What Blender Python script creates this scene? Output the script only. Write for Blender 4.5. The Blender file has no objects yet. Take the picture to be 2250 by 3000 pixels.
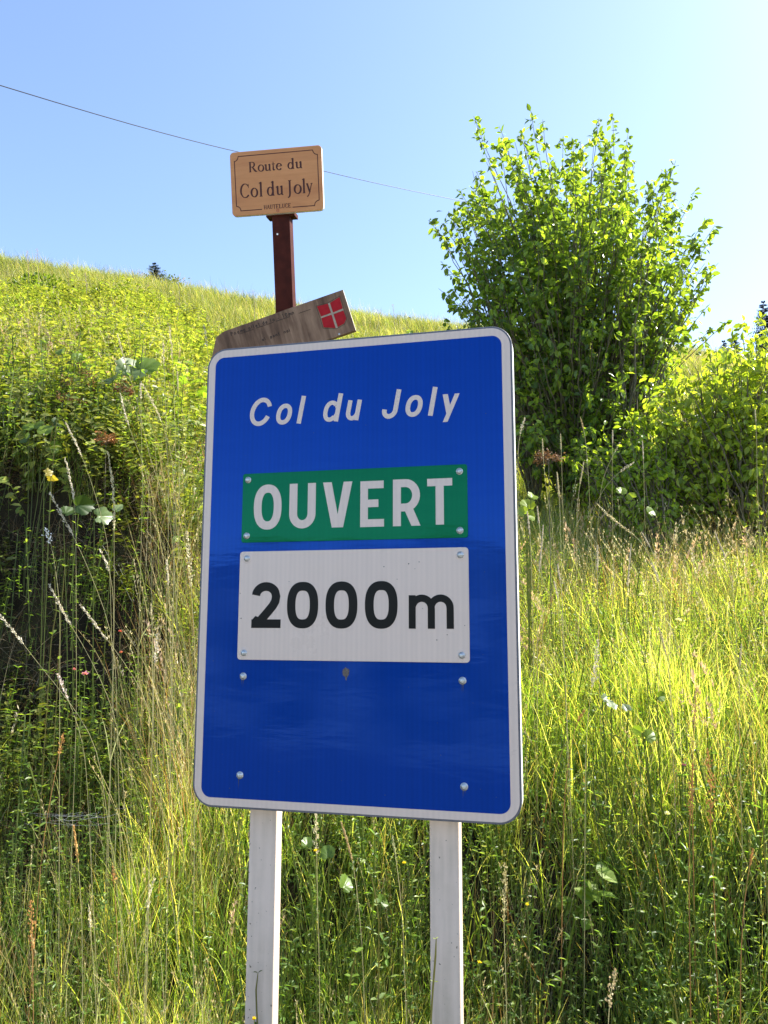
import bpy, math, random
import numpy as np
from mathutils import Vector, Matrix, Euler
R = math.radians
random.seed(7); rng = np.random.default_rng(11)
S = bpy.context.scene
COL = S.collection

# ------------------------------------------------------------------ camera
CAMP = Vector((0, 0, 1.6)); PITCH = 8.12; F = 2269.0
cd = bpy.data.cameras.new('camera'); cam = bpy.data.objects.new('camera', cd); COL.objects.link(cam)
cd.sensor_fit = 'VERTICAL'; cd.sensor_height = 36; cd.sensor_width = 27; cd.lens = F / 3000 * 36
cd.clip_start = 0.05; cd.clip_end = 20000
cam.location = CAMP
WM = np.array([[0.999997527, 0.00222407, 0], [-0.000314178, 0.141261, 0.989972], [0.00220177, -0.98997, 0.141263]])
cam.matrix_world = Matrix.Translation(CAMP) @ Matrix([[WM[r][0], -WM[r][1], -WM[r][2]] for r in range(3)]).to_4x4()
S.camera = cam
# ------------------------------------------------------------------ sky, sun, exposure
SUN_AZ, SUN_EL = 71, 45
w = bpy.data.worlds.new('World'); S.world = w; w.use_nodes = True
nt = w.node_tree; nt.nodes.clear()
sky = nt.nodes.new('ShaderNodeTexSky'); sky.sky_type = 'NISHITA'; sky.sun_disc = False
sky.sun_elevation = R(SUN_EL); sky.sun_rotation = R(SUN_AZ); sky.altitude = 1900
sky.air_density = 1.0; sky.dust_density = 3.6; sky.ozone_density = 1.2
bg = nt.nodes.new('ShaderNodeBackground'); bg.inputs[1].default_value = 0.15
wo = nt.nodes.new('ShaderNodeOutputWorld')
nt.links.new(sky.outputs[0], bg.inputs[0]); nt.links.new(bg.outputs[0], wo.inputs[0])
sd = Vector((math.sin(R(SUN_AZ)) * math.cos(R(SUN_EL)), math.cos(R(SUN_AZ)) * math.cos(R(SUN_EL)), math.sin(R(SUN_EL))))
sl = bpy.data.lights.new('sun', 'SUN'); sl.energy = 5.0; sl.angle = R(0.53); sl.color = (1, 0.95, 0.86)
so = bpy.data.objects.new('sun', sl); COL.objects.link(so); so.rotation_euler = sd.to_track_quat('Z', 'Y').to_euler()
so.location = (20, 15, 30)
S.view_settings.view_transform = 'Standard'; S.view_settings.look = 'None'
S.view_settings.gamma = 1; S.view_settings.use_curve_mapping = False
S.view_settings.exposure = 1.42
S.render.engine = 'CYCLES'

# ------------------------------------------------------------------ helpers
def at(px, py, Y):
    """world point seen at photo pixel (px,py) at forward distance Y"""
    v = WM @ np.array([(px - 1125) / F, (py - 1500) / F, 1.0])
    v = v / v[1] * Y
    return Vector((v[0], v[1], v[2] + 1.6))

def tag(o, label=None, cat=None, group=None, kind=None):
    if label: o['label'] = label
    if cat: o['category'] = cat
    if group: o['group'] = group
    if kind: o['kind'] = kind
    return o

def empty(name, label, cat, loc=(0, 0, 0), rot=None, group=None):
    o = bpy.data.objects.new(name, None); COL.objects.link(o); o.location = loc
    o.empty_display_size = 0.1
    if rot is not None: o.rotation_euler = rot
    return tag(o, label, cat, group)

def meshobj(name, verts, faces, mat, parent=None, col=None, smooth=False, link=True, mats=None, mi=None):
    me = bpy.data.meshes.new(name)
    me.from_pydata([tuple(map(float, v)) for v in verts] if not isinstance(verts, np.ndarray) else verts.tolist(), [], faces if not isinstance(faces, np.ndarray) else faces.tolist())
    if mats:
        for m in mats: me.materials.append(m)
        if mi is not None: me.polygons.foreach_set('material_index', mi)
    elif mat: me.materials.append(mat)
    if col is not None:
        a = me.color_attributes.new('col', 'FLOAT_COLOR', 'POINT')
        c = np.ones((len(verts), 4), 'f'); c[:, :3] = col
        a.data.foreach_set('color', c.ravel())
    if smooth: me.polygons.foreach_set('use_smooth', [True] * len(me.polygons))
    me.update()
    o = bpy.data.objects.new(name, me)
    if link: COL.objects.link(o)
    if parent: o.parent = parent
    return o

class Buf:
    def __init__(s): s.v = []; s.f = []; s.c = []
    def add(s, v, f, c=None):
        n = len(s.v); s.v.extend(v); s.f.extend([tuple(i + n for i in q) for q in f])
        if c is not None: s.c.extend([c] * len(v) if not isinstance(c, list) else c)
    def obj(s, name, mat, parent=None, **k):
        return meshobj(name, s.v, s.f, mat, parent, col=(np.array(s.c) if s.c else None), **k)

def box(b, x0, x1, y0, y1, z0, z1):
    v = [(x, y, z) for x in (x0, x1) for y in (y0, y1) for z in (z0, z1)]
    b.add(v, [(0, 1, 3, 2), (4, 6, 7, 5), (0, 4, 5, 1), (2, 3, 7, 6), (0, 2, 6, 4), (1, 5, 7, 3)])

def rrect(x0, x1, z0, z1, r, n=8):
    pts = []
    for cx, cz, a in ((x1 - r, z1 - r, 0), (x0 + r, z1 - r, 90), (x0 + r, z0 + r, 180), (x1 - r, z0 + r, 270)):
        for k in range(n + 1):
            t = R(a + 90 * k / n); pts.append((cx + r * math.cos(t), cz + r * math.sin(t)))
    return pts

def prism(b, pts, y0, y1, bev=0.0):
    """outline in x,z ; front face at y0 (towards the camera), back at y1"""
    n = len(pts)
    if bev:
        c = np.mean(np.array(pts), 0)
        fr = []
        for i in range(n):
            p0 = np.array(pts[i - 1]); p1 = np.array(pts[i]); p2 = np.array(pts[(i + 1) % n])
            t = p2 - p0; t = t / (np.linalg.norm(t) + 1e-9); nn = np.array([-t[1], t[0]])
            fr.append(tuple(p1 + nn * bev))
        v = [(p[0], y0, p[1]) for p in fr] + [(p[0], y0 + bev, p[1]) for p in pts] + [(p[0], y1, p[1]) for p in pts]
        f = [tuple(range(n - 1, -1, -1))[::-1]] + [(i, n + i, n + (i + 1) % n, (i + 1) % n) for i in range(n)] + \
            [(n + i, 2 * n + i, 2 * n + (i + 1) % n, n + (i + 1) % n) for i in range(n)] + [tuple(range(3 * n - 1, 2 * n - 1, -1))]
    else:
        v = [(p[0], y0, p[1]) for p in pts] + [(p[0], y1, p[1]) for p in pts]
        f = [tuple(range(n))] + [(i, n + i, n + (i + 1) % n, (i + 1) % n) for i in range(n)] + [tuple(range(2 * n - 1, n - 1, -1))]
    b.add(v, f)

def tube(b, pts, rad, sides=5, c=None, cap=True):
    pts = [Vector(p) for p in pts]; n = len(pts)
    rad = rad if isinstance(rad, (list, tuple)) else [rad] * n
    v = []
    for i, p in enumerate(pts):
        t = (pts[min(i + 1, n - 1)] - pts[max(i - 1, 0)]).normalized()
        a = t.cross(Vector((0.3, 0.9, 0.1))).normalized(); q = t.cross(a)
        for k in range(sides):
            an = 2 * math.pi * k / sides
            v.append(tuple(p + (a * math.cos(an) + q * math.sin(an)) * rad[i]))
    f = [(i * sides + k, i * sides + (k + 1) % sides, (i + 1) * sides + (k + 1) % sides, (i + 1) * sides + k) for i in range(n - 1) for k in range(sides)]
    if cap: f += [tuple(range(sides - 1, -1, -1)), tuple(range((n - 1) * sides, n * sides))]
    b.add(v, f, c)

def lathe(b, prof, seg=12, o=(0, 0, 0)):
    """profile of (radius, -y) bulging towards -y"""
    v = []; n = len(prof)
    for r_, h in prof:
        for k in range(seg):
            a = 2 * math.pi * k / seg; v.append((o[0] + r_ * math.cos(a), o[1] - h, o[2] + r_ * math.sin(a)))
    f = [(i * seg + k, i * seg + (k + 1) % seg, (i + 1) * seg + (k + 1) % seg, (i + 1) * seg + k) for i in range(n - 1) for k in range(seg)]
    f.append(tuple(range((n - 1) * seg, n * seg)))
    b.add(v, f)

# ------------------------------------------------------------------ materials
def newmat(name):
    m = bpy.data.materials.new(name); m.use_nodes = True
    nt = m.node_tree; b = nt.nodes['Principled BSDF']; return m, nt, b

def N(nt, t, **k):
    n = nt.nodes.new(t)
    for a, v in k.items(): setattr(n, a, v)
    return n

def mat_simple(name, col, rough=0.5, metal=0.0, noise=0.0, nscale=30, bump=0.0, spec=0.5, stretch=None):
    m, nt, b = newmat(name)
    b.inputs['Base Color'].default_value = (*col, 1); b.inputs['Roughness'].default_value = rough
    b.inputs['Metallic'].default_value = metal; b.inputs['Specular IOR Level'].default_value = spec
    if noise or bump:
        tc = N(nt, 'ShaderNodeTexCoord'); nz = N(nt, 'ShaderNodeTexNoise'); nz.inputs['Scale'].default_value = nscale
        nz.inputs['Detail'].default_value = 8
        src = tc.outputs['Object']
        if stretch:
            mp = N(nt, 'ShaderNodeMapping'); mp.inputs['Scale'].default_value = stretch
            nt.links.new(src, mp.inputs[0]); src = mp.outputs[0]
        nt.links.new(src, nz.inputs['Vector'])
        if noise:
            rp = N(nt, 'ShaderNodeValToRGB'); e = rp.color_ramp.elements
            e[0].position = 0.3; e[1].position = 0.7
            e[0].color = (*[c * (1 - noise) for c in col], 1); e[1].color = (*[min(1, c * (1 + noise)) for c in col], 1)
            nt.links.new(nz.outputs['Fac'], rp.inputs[0]); nt.links.new(rp.outputs[0], b.inputs['Base Color'])
        if bump:
            bp = N(nt, 'ShaderNodeBump'); bp.inputs['Strength'].default_value = bump; bp.inputs['Distance'].default_value = 0.002
            nt.links.new(nz.outputs['Fac'], bp.inputs['Height']); nt.links.new(bp.outputs[0], b.inputs['Normal'])
    return m

def mat_film(name, col, rough=0.22, banding=0.06, dirt=0.05, spec=0.5, coat=0.0, tint=(1, 1, 1)):
    """retroreflective sheeting: fine vertical bands, faint dirt, slightly wavy gloss"""
    m, nt, b = newmat(name); L = nt.links.new
    tc = N(nt, 'ShaderNodeTexCoord')
    mp = N(nt, 'ShaderNodeMapping'); mp.inputs['Scale'].default_value = (1, 1, 0.03); L(tc.outputs['Object'], mp.inputs[0])
    n1 = N(nt, 'ShaderNodeTexNoise'); n1.inputs['Scale'].default_value = 70; n1.inputs['Detail'].default_value = 3; L(mp.outputs[0], n1.inputs['Vector'])
    wv = N(nt, 'ShaderNodeTexWave'); wv.wave_type = 'BANDS'; wv.bands_direction = 'X'; wv.inputs['Scale'].default_value = 26
    wv.inputs['Distortion'].default_value = 0.6; wv.inputs['Detail'].default_value = 2; L(tc.outputs['Object'], wv.inputs['Vector'])
    n2 = N(nt, 'ShaderNodeTexNoise'); n2.inputs['Scale'].default_value = 6; n2.inputs['Detail'].default_value = 8; n2.inputs['Roughness'].default_value = .7
    L(tc.outputs['Object'], n2.inputs['Vector'])
    a = N(nt, 'ShaderNodeMath', operation='MULTIPLY_ADD'); a.inputs[1].default_value = banding * 2; a.inputs[2].default_value = 1 - banding; L(n1.outputs['Fac'], a.inputs[0])
    a2 = N(nt, 'ShaderNodeMath', operation='MULTIPLY_ADD'); a2.inputs[1].default_value = banding * .7; L(wv.outputs['Fac'], a2.inputs[0]); L(a.outputs[0], a2.inputs[2])
    a3 = N(nt, 'ShaderNodeMath', operation='MULTIPLY_ADD'); a3.inputs[1].default_value = dirt; L(n2.outputs['Fac'], a3.inputs[0]); L(a2.outputs[0], a3.inputs[2])
    mx = N(nt, 'ShaderNodeVectorMath', operation='SCALE'); mx.inputs[0].default_value = col; L(a3.outputs[0], mx.inputs['Scale'])
    L(mx.outputs[0], b.inputs['Base Color'])
    rr = N(nt, 'ShaderNodeMath', operation='MULTIPLY_ADD'); rr.inputs[1].default_value = rough * .7; rr.inputs[2].default_value = rough * .65; L(n2.outputs['Fac'], rr.inputs[0]); L(rr.outputs[0], b.inputs['Roughness'])
    mp2 = N(nt, 'ShaderNodeMapping'); mp2.inputs['Scale'].default_value = (1.2, 1, 6); L(tc.outputs['Object'], mp2.inputs[0])
    n3 = N(nt, 'ShaderNodeTexNoise'); n3.inputs['Scale'].default_value = 5; n3.inputs['Detail'].default_value = 6; L(mp2.outputs[0], n3.inputs['Vector'])
    bp = N(nt, 'ShaderNodeBump'); bp.inputs['Strength'].default_value = .35; bp.inputs['Distance'].default_value = .0012; L(n3.outputs['Fac'], bp.inputs['Height']); L(bp.outputs[0], b.inputs['Normal'])
    b.inputs['Specular IOR Level'].default_value = spec
    b.inputs['Specular Tint'].default_value = (*tint, 1)
    b.inputs['Coat Weight'].default_value = coat; b.inputs['Coat Roughness'].default_value = .08
    return m

def mat_leaf(name, trans=0.5, rough=0.45, spec=0.4, tcol=(1.5, 1.35, 0.5), tvar=0.35, instanced=True, gain=1.0):
    m, nt, b = newmat(name); L = nt.links.new
    at_ = N(nt, 'ShaderNodeAttribute'); at_.attribute_name = 'col'
    src = at_.outputs['Color']
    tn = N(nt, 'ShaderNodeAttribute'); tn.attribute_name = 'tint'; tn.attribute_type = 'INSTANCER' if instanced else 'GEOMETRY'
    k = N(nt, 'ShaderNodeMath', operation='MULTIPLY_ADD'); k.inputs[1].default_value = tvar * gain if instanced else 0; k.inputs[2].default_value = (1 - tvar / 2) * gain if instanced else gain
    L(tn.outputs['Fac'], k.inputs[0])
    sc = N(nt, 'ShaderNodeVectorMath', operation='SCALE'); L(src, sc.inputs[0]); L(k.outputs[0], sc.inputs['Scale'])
    L(sc.outputs[0], b.inputs['Base Color']); b.inputs['Roughness'].default_value = rough; b.inputs['Specular IOR Level'].default_value = spec
    mu = N(nt, 'ShaderNodeVectorMath', operation='MULTIPLY'); mu.inputs[1].default_value = tcol; L(sc.outputs[0], mu.inputs[0])
    tr = N(nt, 'ShaderNodeBsdfTranslucent'); L(mu.outputs[0], tr.inputs[0])
    mix = N(nt, 'ShaderNodeMixShader'); mix.inputs[0].default_value = trans
    L(b.outputs[0], mix.inputs[1]); L(tr.outputs[0], mix.inputs[2]); L(mix.outputs[0], nt.nodes['Material Output'].inputs[0])
    return m

M_blue = mat_film('blue_sheeting', (0.0003, 0.026, 0.215), rough=.07, banding=.12, dirt=.12, spec=.9, tint=(.1, .3, 1))
M_white = mat_film('white_sheeting', (0.66, 0.53, 0.44), rough=.3, banding=.06, dirt=.05)
M_green = mat_film('green_sheeting', (0.001, 0.095, 0.026), rough=.08, banding=.08, dirt=.06, spec=.6, tint=(.1, .8, .5))
M_black = mat_simple('black_vinyl', (0.004, 0.004, 0.004), .3, spec=.2)
M_rim = mat_simple('grey_edge_profile', (0.13, 0.13, 0.145), .45, .3, noise=.15, nscale=60)
M_back = mat_simple('white_lacquered_edge', (0.75, 0.75, 0.74), .45, noise=.05)
M_post = None
def mat_post():
    m, nt, b = newmat('white_post_paint'); L = nt.links.new
    tc = N(nt, 'ShaderNodeTexCoord'); mp = N(nt, 'ShaderNodeMapping'); mp.inputs['Scale'].default_value = (1, 1, .08); L(tc.outputs['Object'], mp.inputs[0])
    n1 = N(nt, 'ShaderNodeTexNoise'); n1.inputs['Scale'].default_value = 60; n1.inputs['Detail'].default_value = 6; L(mp.outputs[0], n1.inputs['Vector'])
    n2 = N(nt, 'ShaderNodeTexNoise'); n2.inputs['Scale'].default_value = 5; n2.inputs['Detail'].default_value = 8; n2.inputs['Roughness'].default_value = .7; L(tc.outputs['Object'], n2.inputs['Vector'])
    n3 = N(nt, 'ShaderNodeTexNoise'); n3.inputs['Scale'].default_value = 130; n3.inputs['Detail'].default_value = 2; L(tc.outputs['Object'], n3.inputs['Vector'])
    sp = N(nt, 'ShaderNodeSeparateXYZ'); L(tc.outputs['Object'], sp.inputs[0])
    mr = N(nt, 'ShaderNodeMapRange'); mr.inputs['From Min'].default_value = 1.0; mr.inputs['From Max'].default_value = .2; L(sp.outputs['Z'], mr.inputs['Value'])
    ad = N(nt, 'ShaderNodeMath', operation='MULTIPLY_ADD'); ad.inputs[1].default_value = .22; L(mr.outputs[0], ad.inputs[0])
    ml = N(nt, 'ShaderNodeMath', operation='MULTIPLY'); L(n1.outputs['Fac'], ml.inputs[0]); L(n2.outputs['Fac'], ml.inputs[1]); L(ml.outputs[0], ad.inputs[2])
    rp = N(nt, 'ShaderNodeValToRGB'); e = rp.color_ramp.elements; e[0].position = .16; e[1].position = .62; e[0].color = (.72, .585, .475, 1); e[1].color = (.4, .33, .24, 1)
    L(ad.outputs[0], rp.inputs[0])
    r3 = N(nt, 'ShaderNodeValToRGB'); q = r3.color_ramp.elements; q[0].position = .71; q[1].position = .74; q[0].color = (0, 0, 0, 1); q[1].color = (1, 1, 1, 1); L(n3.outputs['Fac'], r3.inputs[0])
    mx = N(nt, 'ShaderNodeMix', data_type='RGBA'); mx.inputs[7].default_value = (.16, .13, .09, 1); L(r3.outputs[0], mx.inputs[0]); L(rp.outputs[0], mx.inputs[6]); L(mx.outputs[2], b.inputs['Base Color'])
    b.inputs['Roughness'].default_value = .45; return m
M_post = mat_post()
M_rivet = mat_simple('rivet_zinc', (0.55, 0.57, 0.55), .35, .6, noise=.2, nscale=200)
M_brown = mat_simple('brown_lacquered_steel', (0.06, 0.012, 0.007), .6, noise=.25, nscale=25, bump=.1, spec=.12)
M_engr = mat_simple('burnt_engraving', (0.06, 0.012, 0.008), .7)
M_plred = mat_simple('faded_red_print', (0.35, 0.07, 0.03), .6)
M_red = mat_simple('red_shield_paint', (0.36, 0.014, 0.02), .7, noise=.12, nscale=60, bump=.15, spec=.15)
M_cross = mat_simple('weathered_cross', (0.36, 0.29, 0.22), .8, noise=.15, nscale=60, bump=.5)
M_carve = mat_simple('carved_groove', (.035, .025, .02), .9)
M_cable = mat_simple('cable_black', (0.02, 0.02, 0.022), .6)
M_speck = mat_simple('dirt_speck', (0.03, 0.03, 0.03), .8)

def mat_wood(name, c0, c1, c2, scale, axis_scale, rough, bump):
    m, nt, b = newmat(name); L = nt.links.new
    tc = N(nt, 'ShaderNodeTexCoord'); mp = N(nt, 'ShaderNodeMapping'); mp.inputs['Scale'].default_value = axis_scale; L(tc.outputs['Object'], mp.inputs[0])
    n1 = N(nt, 'ShaderNodeTexNoise'); n1.inputs['Scale'].default_value = scale; n1.inputs['Detail'].default_value = 9; n1.inputs['Roughness'].default_value = .65; n1.inputs['Distortion'].default_value = .6
    L(mp.outputs[0], n1.inputs['Vector'])
    n2 = N(nt, 'ShaderNodeTexNoise'); n2.inputs['Scale'].default_value = 7; n2.inputs['Detail'].default_value = 4; L(tc.outputs['Object'], n2.inputs['Vector'])
    ad = N(nt, 'ShaderNodeMath', operation='MULTIPLY_ADD'); ad.inputs[1].default_value = .45; ad.inputs[2].default_value = -.22; L(n2.outputs['Fac'], ad.inputs[0])
    ad2 = N(nt, 'ShaderNodeMath', operation='ADD'); L(ad.outputs[0], ad2.inputs[0]); L(n1.outputs['Fac'], ad2.inputs[1])
    rp = N(nt, 'ShaderNodeValToRGB'); e = rp.color_ramp.elements; e[0].position = .3; e[1].position = .7
    e[0].color = (*c0, 1); e[1].color = (*c2, 1); q = e.new(.5); q.color = (*c1, 1)
    L(ad2.outputs[0], rp.inputs[0]); L(rp.outputs[0], b.inputs['Base Color']); b.inputs['Roughness'].default_value = rough
    bp = N(nt, 'ShaderNodeBump'); bp.inputs['Strength'].default_value = bump; bp.inputs['Distance'].default_value = .002
    L(n1.outputs['Fac'], bp.inputs['Height']); L(bp.outputs[0], b.inputs['Normal'])
    return m
M_plate = mat_wood('varnished_larch_plate', (.5, .195, .06), (.56, .235, .075), (.62, .275, .095), 26, (.12, 1, 1), .45, .1)
M_oldwood = mat_wood('grey_weathered_wood', (.07, .036, .02), (.17, .1, .06), (.3, .19, .12), 30, (1, 1, .13), .85, .9)
M_endgrain = mat_simple('pale_end_grain', (.5, .45, .38), .8, noise=.2, nscale=90)

M_grass = mat_leaf('grass_blades', .55, .42, .5, (1.95, 1.95, .5), tvar=.8, gain=1.75)
M_dry = mat_leaf('dry_stalks', .4, .6, .3, (1.3, 1.2, .85), .5, gain=1.15)
M_herb = mat_leaf('herb_leaves', .55, .4, .45, (1.9, 1.9, .5), gain=1.45)
M_hill = mat_leaf('hillside_grass_blades', .5, .5, .4, (1.65, 1.55, .6), tvar=1.1, gain=1.05)
M_hherb = mat_leaf('hillside_leaves', .5, .42, .45, (1.65, 1.65, .5), tvar=1.2, gain=1.1)
M_leafb = mat_leaf('shrub_leaves', .55, .33, .5, (2.1, 1.95, .5), instanced=False, gain=1.65)
M_drysolo = mat_leaf('pale_seed_stalks', .3, .6, .3, (1.1, 1.0, .8), instanced=False)
M_solo = mat_leaf('plant_leaves', .5, .35, .5, (1.6, 1.5, .45), instanced=False)
M_bark = mat_simple('grey_brown_bark', (.13, .11, .07), .85, noise=.35, nscale=25, bump=.5)
M_needle = mat_simple('spruce_needles', (.018, .035, .018), .8, noise=.4, nscale=10)

# ------------------------------------------------------------------ terrain
PR = np.array([(-50, 0), (1.6, 0), (2.1, .02), (2.6, .13), (2.78, .26), (3.06, .64), (3.35, .88), (3.6, 1.04), (4.2, 1.3), (5, 1.7), (6, 2.18), (8, 3.15), (12, 5.1), (22, 10.5), (25, 11.2), (30, 11.3), (50, 8), (90, 0), (140, -20)])
PL_ = np.array([(-50, 0), (1.6, 0), (2.1, .03), (2.6, .28), (3.0, .58), (3.5, .85), (3.8, 1.0), (3.98, 1.5), (4.3, 2.45), (4.6, 2.72), (5.2, 2.95), (6.5, 3.6), (8, 4.4), (12, 6.6), (22, 12.2), (25, 12.8), (30, 12.9), (50, 9), (90, 0), (140, -20)])
def sstep(a, b, x):
    t = np.clip((x - a) / (b - a), 0, 1); return t * t * (3 - 2 * t)
_ph = rng.uniform(0, 6.28, (14, 2)); _fr = rng.uniform(-1, 1, (14, 2)) * np.linspace(.5, 5, 14)[:, None]
def bumps(x, y):
    s = 0
    for (fx, fy), (p, q), k in zip(_fr, _ph, range(14)):
        s = s + np.sin(fx * x + p + 1.3 * np.sin(fy * y * .7 + q)) * np.cos(fy * y + q) * (1.0 / (1 + k * .7))
    return s
def ground(x, y):
    x = np.asarray(x, float); y = np.asarray(y, float)
    t = x / np.maximum(y, .8)
    a = 1 - sstep(-.36, -.12, t)
    zr = np.interp(y, PR[:, 0], PR[:, 1]); zl = np.interp(y, PL_[:, 0], PL_[:, 1])
    zr = zr + .13 * sstep(.26, .42, t) * sstep(2.75, 3.0, y) * (1 - sstep(3.2, 5.5, y))
    z = zr * (1 - a) + zl * a
    far = sstep(9, 22, y)
    xc = np.clip(x, -30, 40)
    zc = np.interp(y, PR[:, 0], PR[:, 1]) + np.interp(xc, [-30, -11.6, -6.4, -3, .55, 9.8, 25, 40], [3.0, 1.7, .95, .35, -.2, -1.2, -3.5, -6]) * sstep(8, 22, y)
    z = z * (1 - far) + zc * far
    amp = .05 * sstep(1.8, 3.2, y) + .14 * sstep(7, 20, y)
    return z + bumps(x, y) * amp * .6

def grid(name, xs, ys, fn, mat, **k):
    X, Y = np.meshgrid(xs, ys); Z = fn(X, Y)
    V = np.stack([X, Y, Z], -1).reshape(-1, 3); nx, ny = len(xs), len(ys)
    i = np.arange(nx - 1)[None, :] + np.arange(ny - 1)[:, None] * nx; i = i.ravel()
    Fc = np.stack([i, i + 1, i + nx + 1, i + nx], -1)
    return meshobj(name, V, Fc, mat, smooth=True, **k)

def mat_ground(name, c0, c1, c2, s=3):
    m, nt, b = newmat(name); L = nt.links.new
    tc = N(nt, 'ShaderNodeTexCoord'); n1 = N(nt, 'ShaderNodeTexNoise'); n1.inputs['Scale'].default_value = s; n1.inputs['Detail'].default_value = 10; n1.inputs['Roughness'].default_value = .7
    L(tc.outputs['Object'], n1.inputs['Vector'])
    rp = N(nt, 'ShaderNodeValToRGB'); e = rp.color_ramp.elements; e[0].position = .35; e[1].position = .65
    e[0].color = (*c0, 1); e[1].color = (*c2, 1); q = e.new(.5); q.color = (*c1, 1)
    L(n1.outputs['Fac'], rp.inputs[0]); L(rp.outputs[0], b.inputs['Base Color']); b.inputs['Roughness'].default_value = .95
    b.inputs['Specular IOR Level'].default_value = .15
    bp = N(nt, 'ShaderNodeBump'); bp.inputs['Strength'].default_value = .8; bp.inputs['Distance'].default_value = .03; L(n1.outputs['Fac'], bp.inputs['Height']); L(bp.outputs[0], b.inputs['Normal'])
    return m
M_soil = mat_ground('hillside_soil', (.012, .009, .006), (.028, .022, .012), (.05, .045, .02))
M_valley = mat_ground('valley_meadow_forest_haze', (.01, .02, .012), (.1, .12, .08), (.75, .68, .6), .010)  # forest and meadow tones; palest one adds sunlit haze for the sheeting's reflection
M_road = mat_ground('asphalt', (.15, .14, .125), (.18, .168, .15), (.21, .2, .18), 60)
xs = np.unique(np.concatenate([np.linspace(-60, -9, 40), np.linspace(-9, 9, 150), np.linspace(9, 60, 40)]))
ys = np.unique(np.concatenate([np.linspace(1.25, 9, 130), np.linspace(9, 32, 90), np.linspace(32, 120, 30)]))
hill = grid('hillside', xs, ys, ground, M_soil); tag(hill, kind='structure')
rd = grid('road', np.linspace(-90, 90, 60), np.linspace(-5.2, 1.25, 8), lambda x, y: 0 * x + .0, M_road); tag(rd, kind='structure')
edge = Buf(); box(edge, -80, 80, 1.02, 1.14, .0, .006)
el = edge.obj('painted_edge_line', mat_simple('road_paint', (.6, .6, .58), .6, noise=.15, nscale=40)); tag(el, kind='structure')
# valley and the mountains on the other side of it (seen only mirrored in the sheeting)
def valley():
    nr, na = 70, 220
    rr = np.concatenate([[4.5], np.geomspace(7, 7000, nr - 1)]); aa = np.linspace(0, 2 * math.pi, na, endpoint=False)
    Rr, A = np.meshgrid(rr, aa, indexing='ij')
    X = Rr * np.cos(A); Y = Rr * np.sin(A) - 1
    back = sstep(-.25, .25, -np.sin(A))
    slope = -.02 - .34 * np.clip(Rr - 6, 0, 260)
    z = np.where(Rr < 8, -.25, slope)
    # ridge elevation by heading: higher to the right behind the camera
    el_ = 5.0 + 5.5 * sstep(-.5, .9, np.cos(A)) + 1.3 * np.sin(A * 9 + 1) + .8 * np.sin(A * 23 + 2) + .35 * np.sin(A * 57)
    top = np.tan(np.radians(np.clip(el_, 1.5, 14))) * 3200
    m = sstep(700, 3200, Rr) * top
    nn = bumps(X / 260, Y / 260) * 18 * sstep(300, 1200, Rr)
    z = np.where(Rr < 8, z, z * (1 - .6 * sstep(900, 3000, Rr)) + m + nn)
    z = z - sstep(3300, 7000, Rr) * top * .8
    z = np.where((Y > -3) & (Rr < 400), np.minimum(z, -2.5), z)
    V = np.stack([X, Y, z], -1).reshape(-1, 3)
    i, j = np.meshgrid(np.arange(nr - 1), np.arange(na), indexing='ij'); j2 = (j + 1) % na
    Fc = np.stack([i * na + j, (i + 1) * na + j, (i + 1) * na + j2, i * na + j2], -1).reshape(-1, 4)
    o = meshobj('valley_and_mountains', V, Fc, M_valley, smooth=True); tag(o, kind='structure')
valley()

# ------------------------------------------------------------------ lettering tools (outlines built from strokes)
def arc(cx, cz, rx, rz, a0, a1, n=20, p=2.0):
    out = []
    for k in range(n + 1):
        a = R(a0 + (a1 - a0) * k / n); c, s = math.cos(a), math.sin(a)
        out.append((cx + rx * math.copysign(abs(c) ** (2 / p), c), cz + rz * math.copysign(abs(s) ** (2 / p), s)))
    return out

def dedupe(p):
    o = [p[0]]
    for q in p[1:]:
        if (q[0] - o[-1][0]) ** 2 + (q[1] - o[-1][1]) ** 2 > 1e-10 * 1: o.append(q)
    return o

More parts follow.
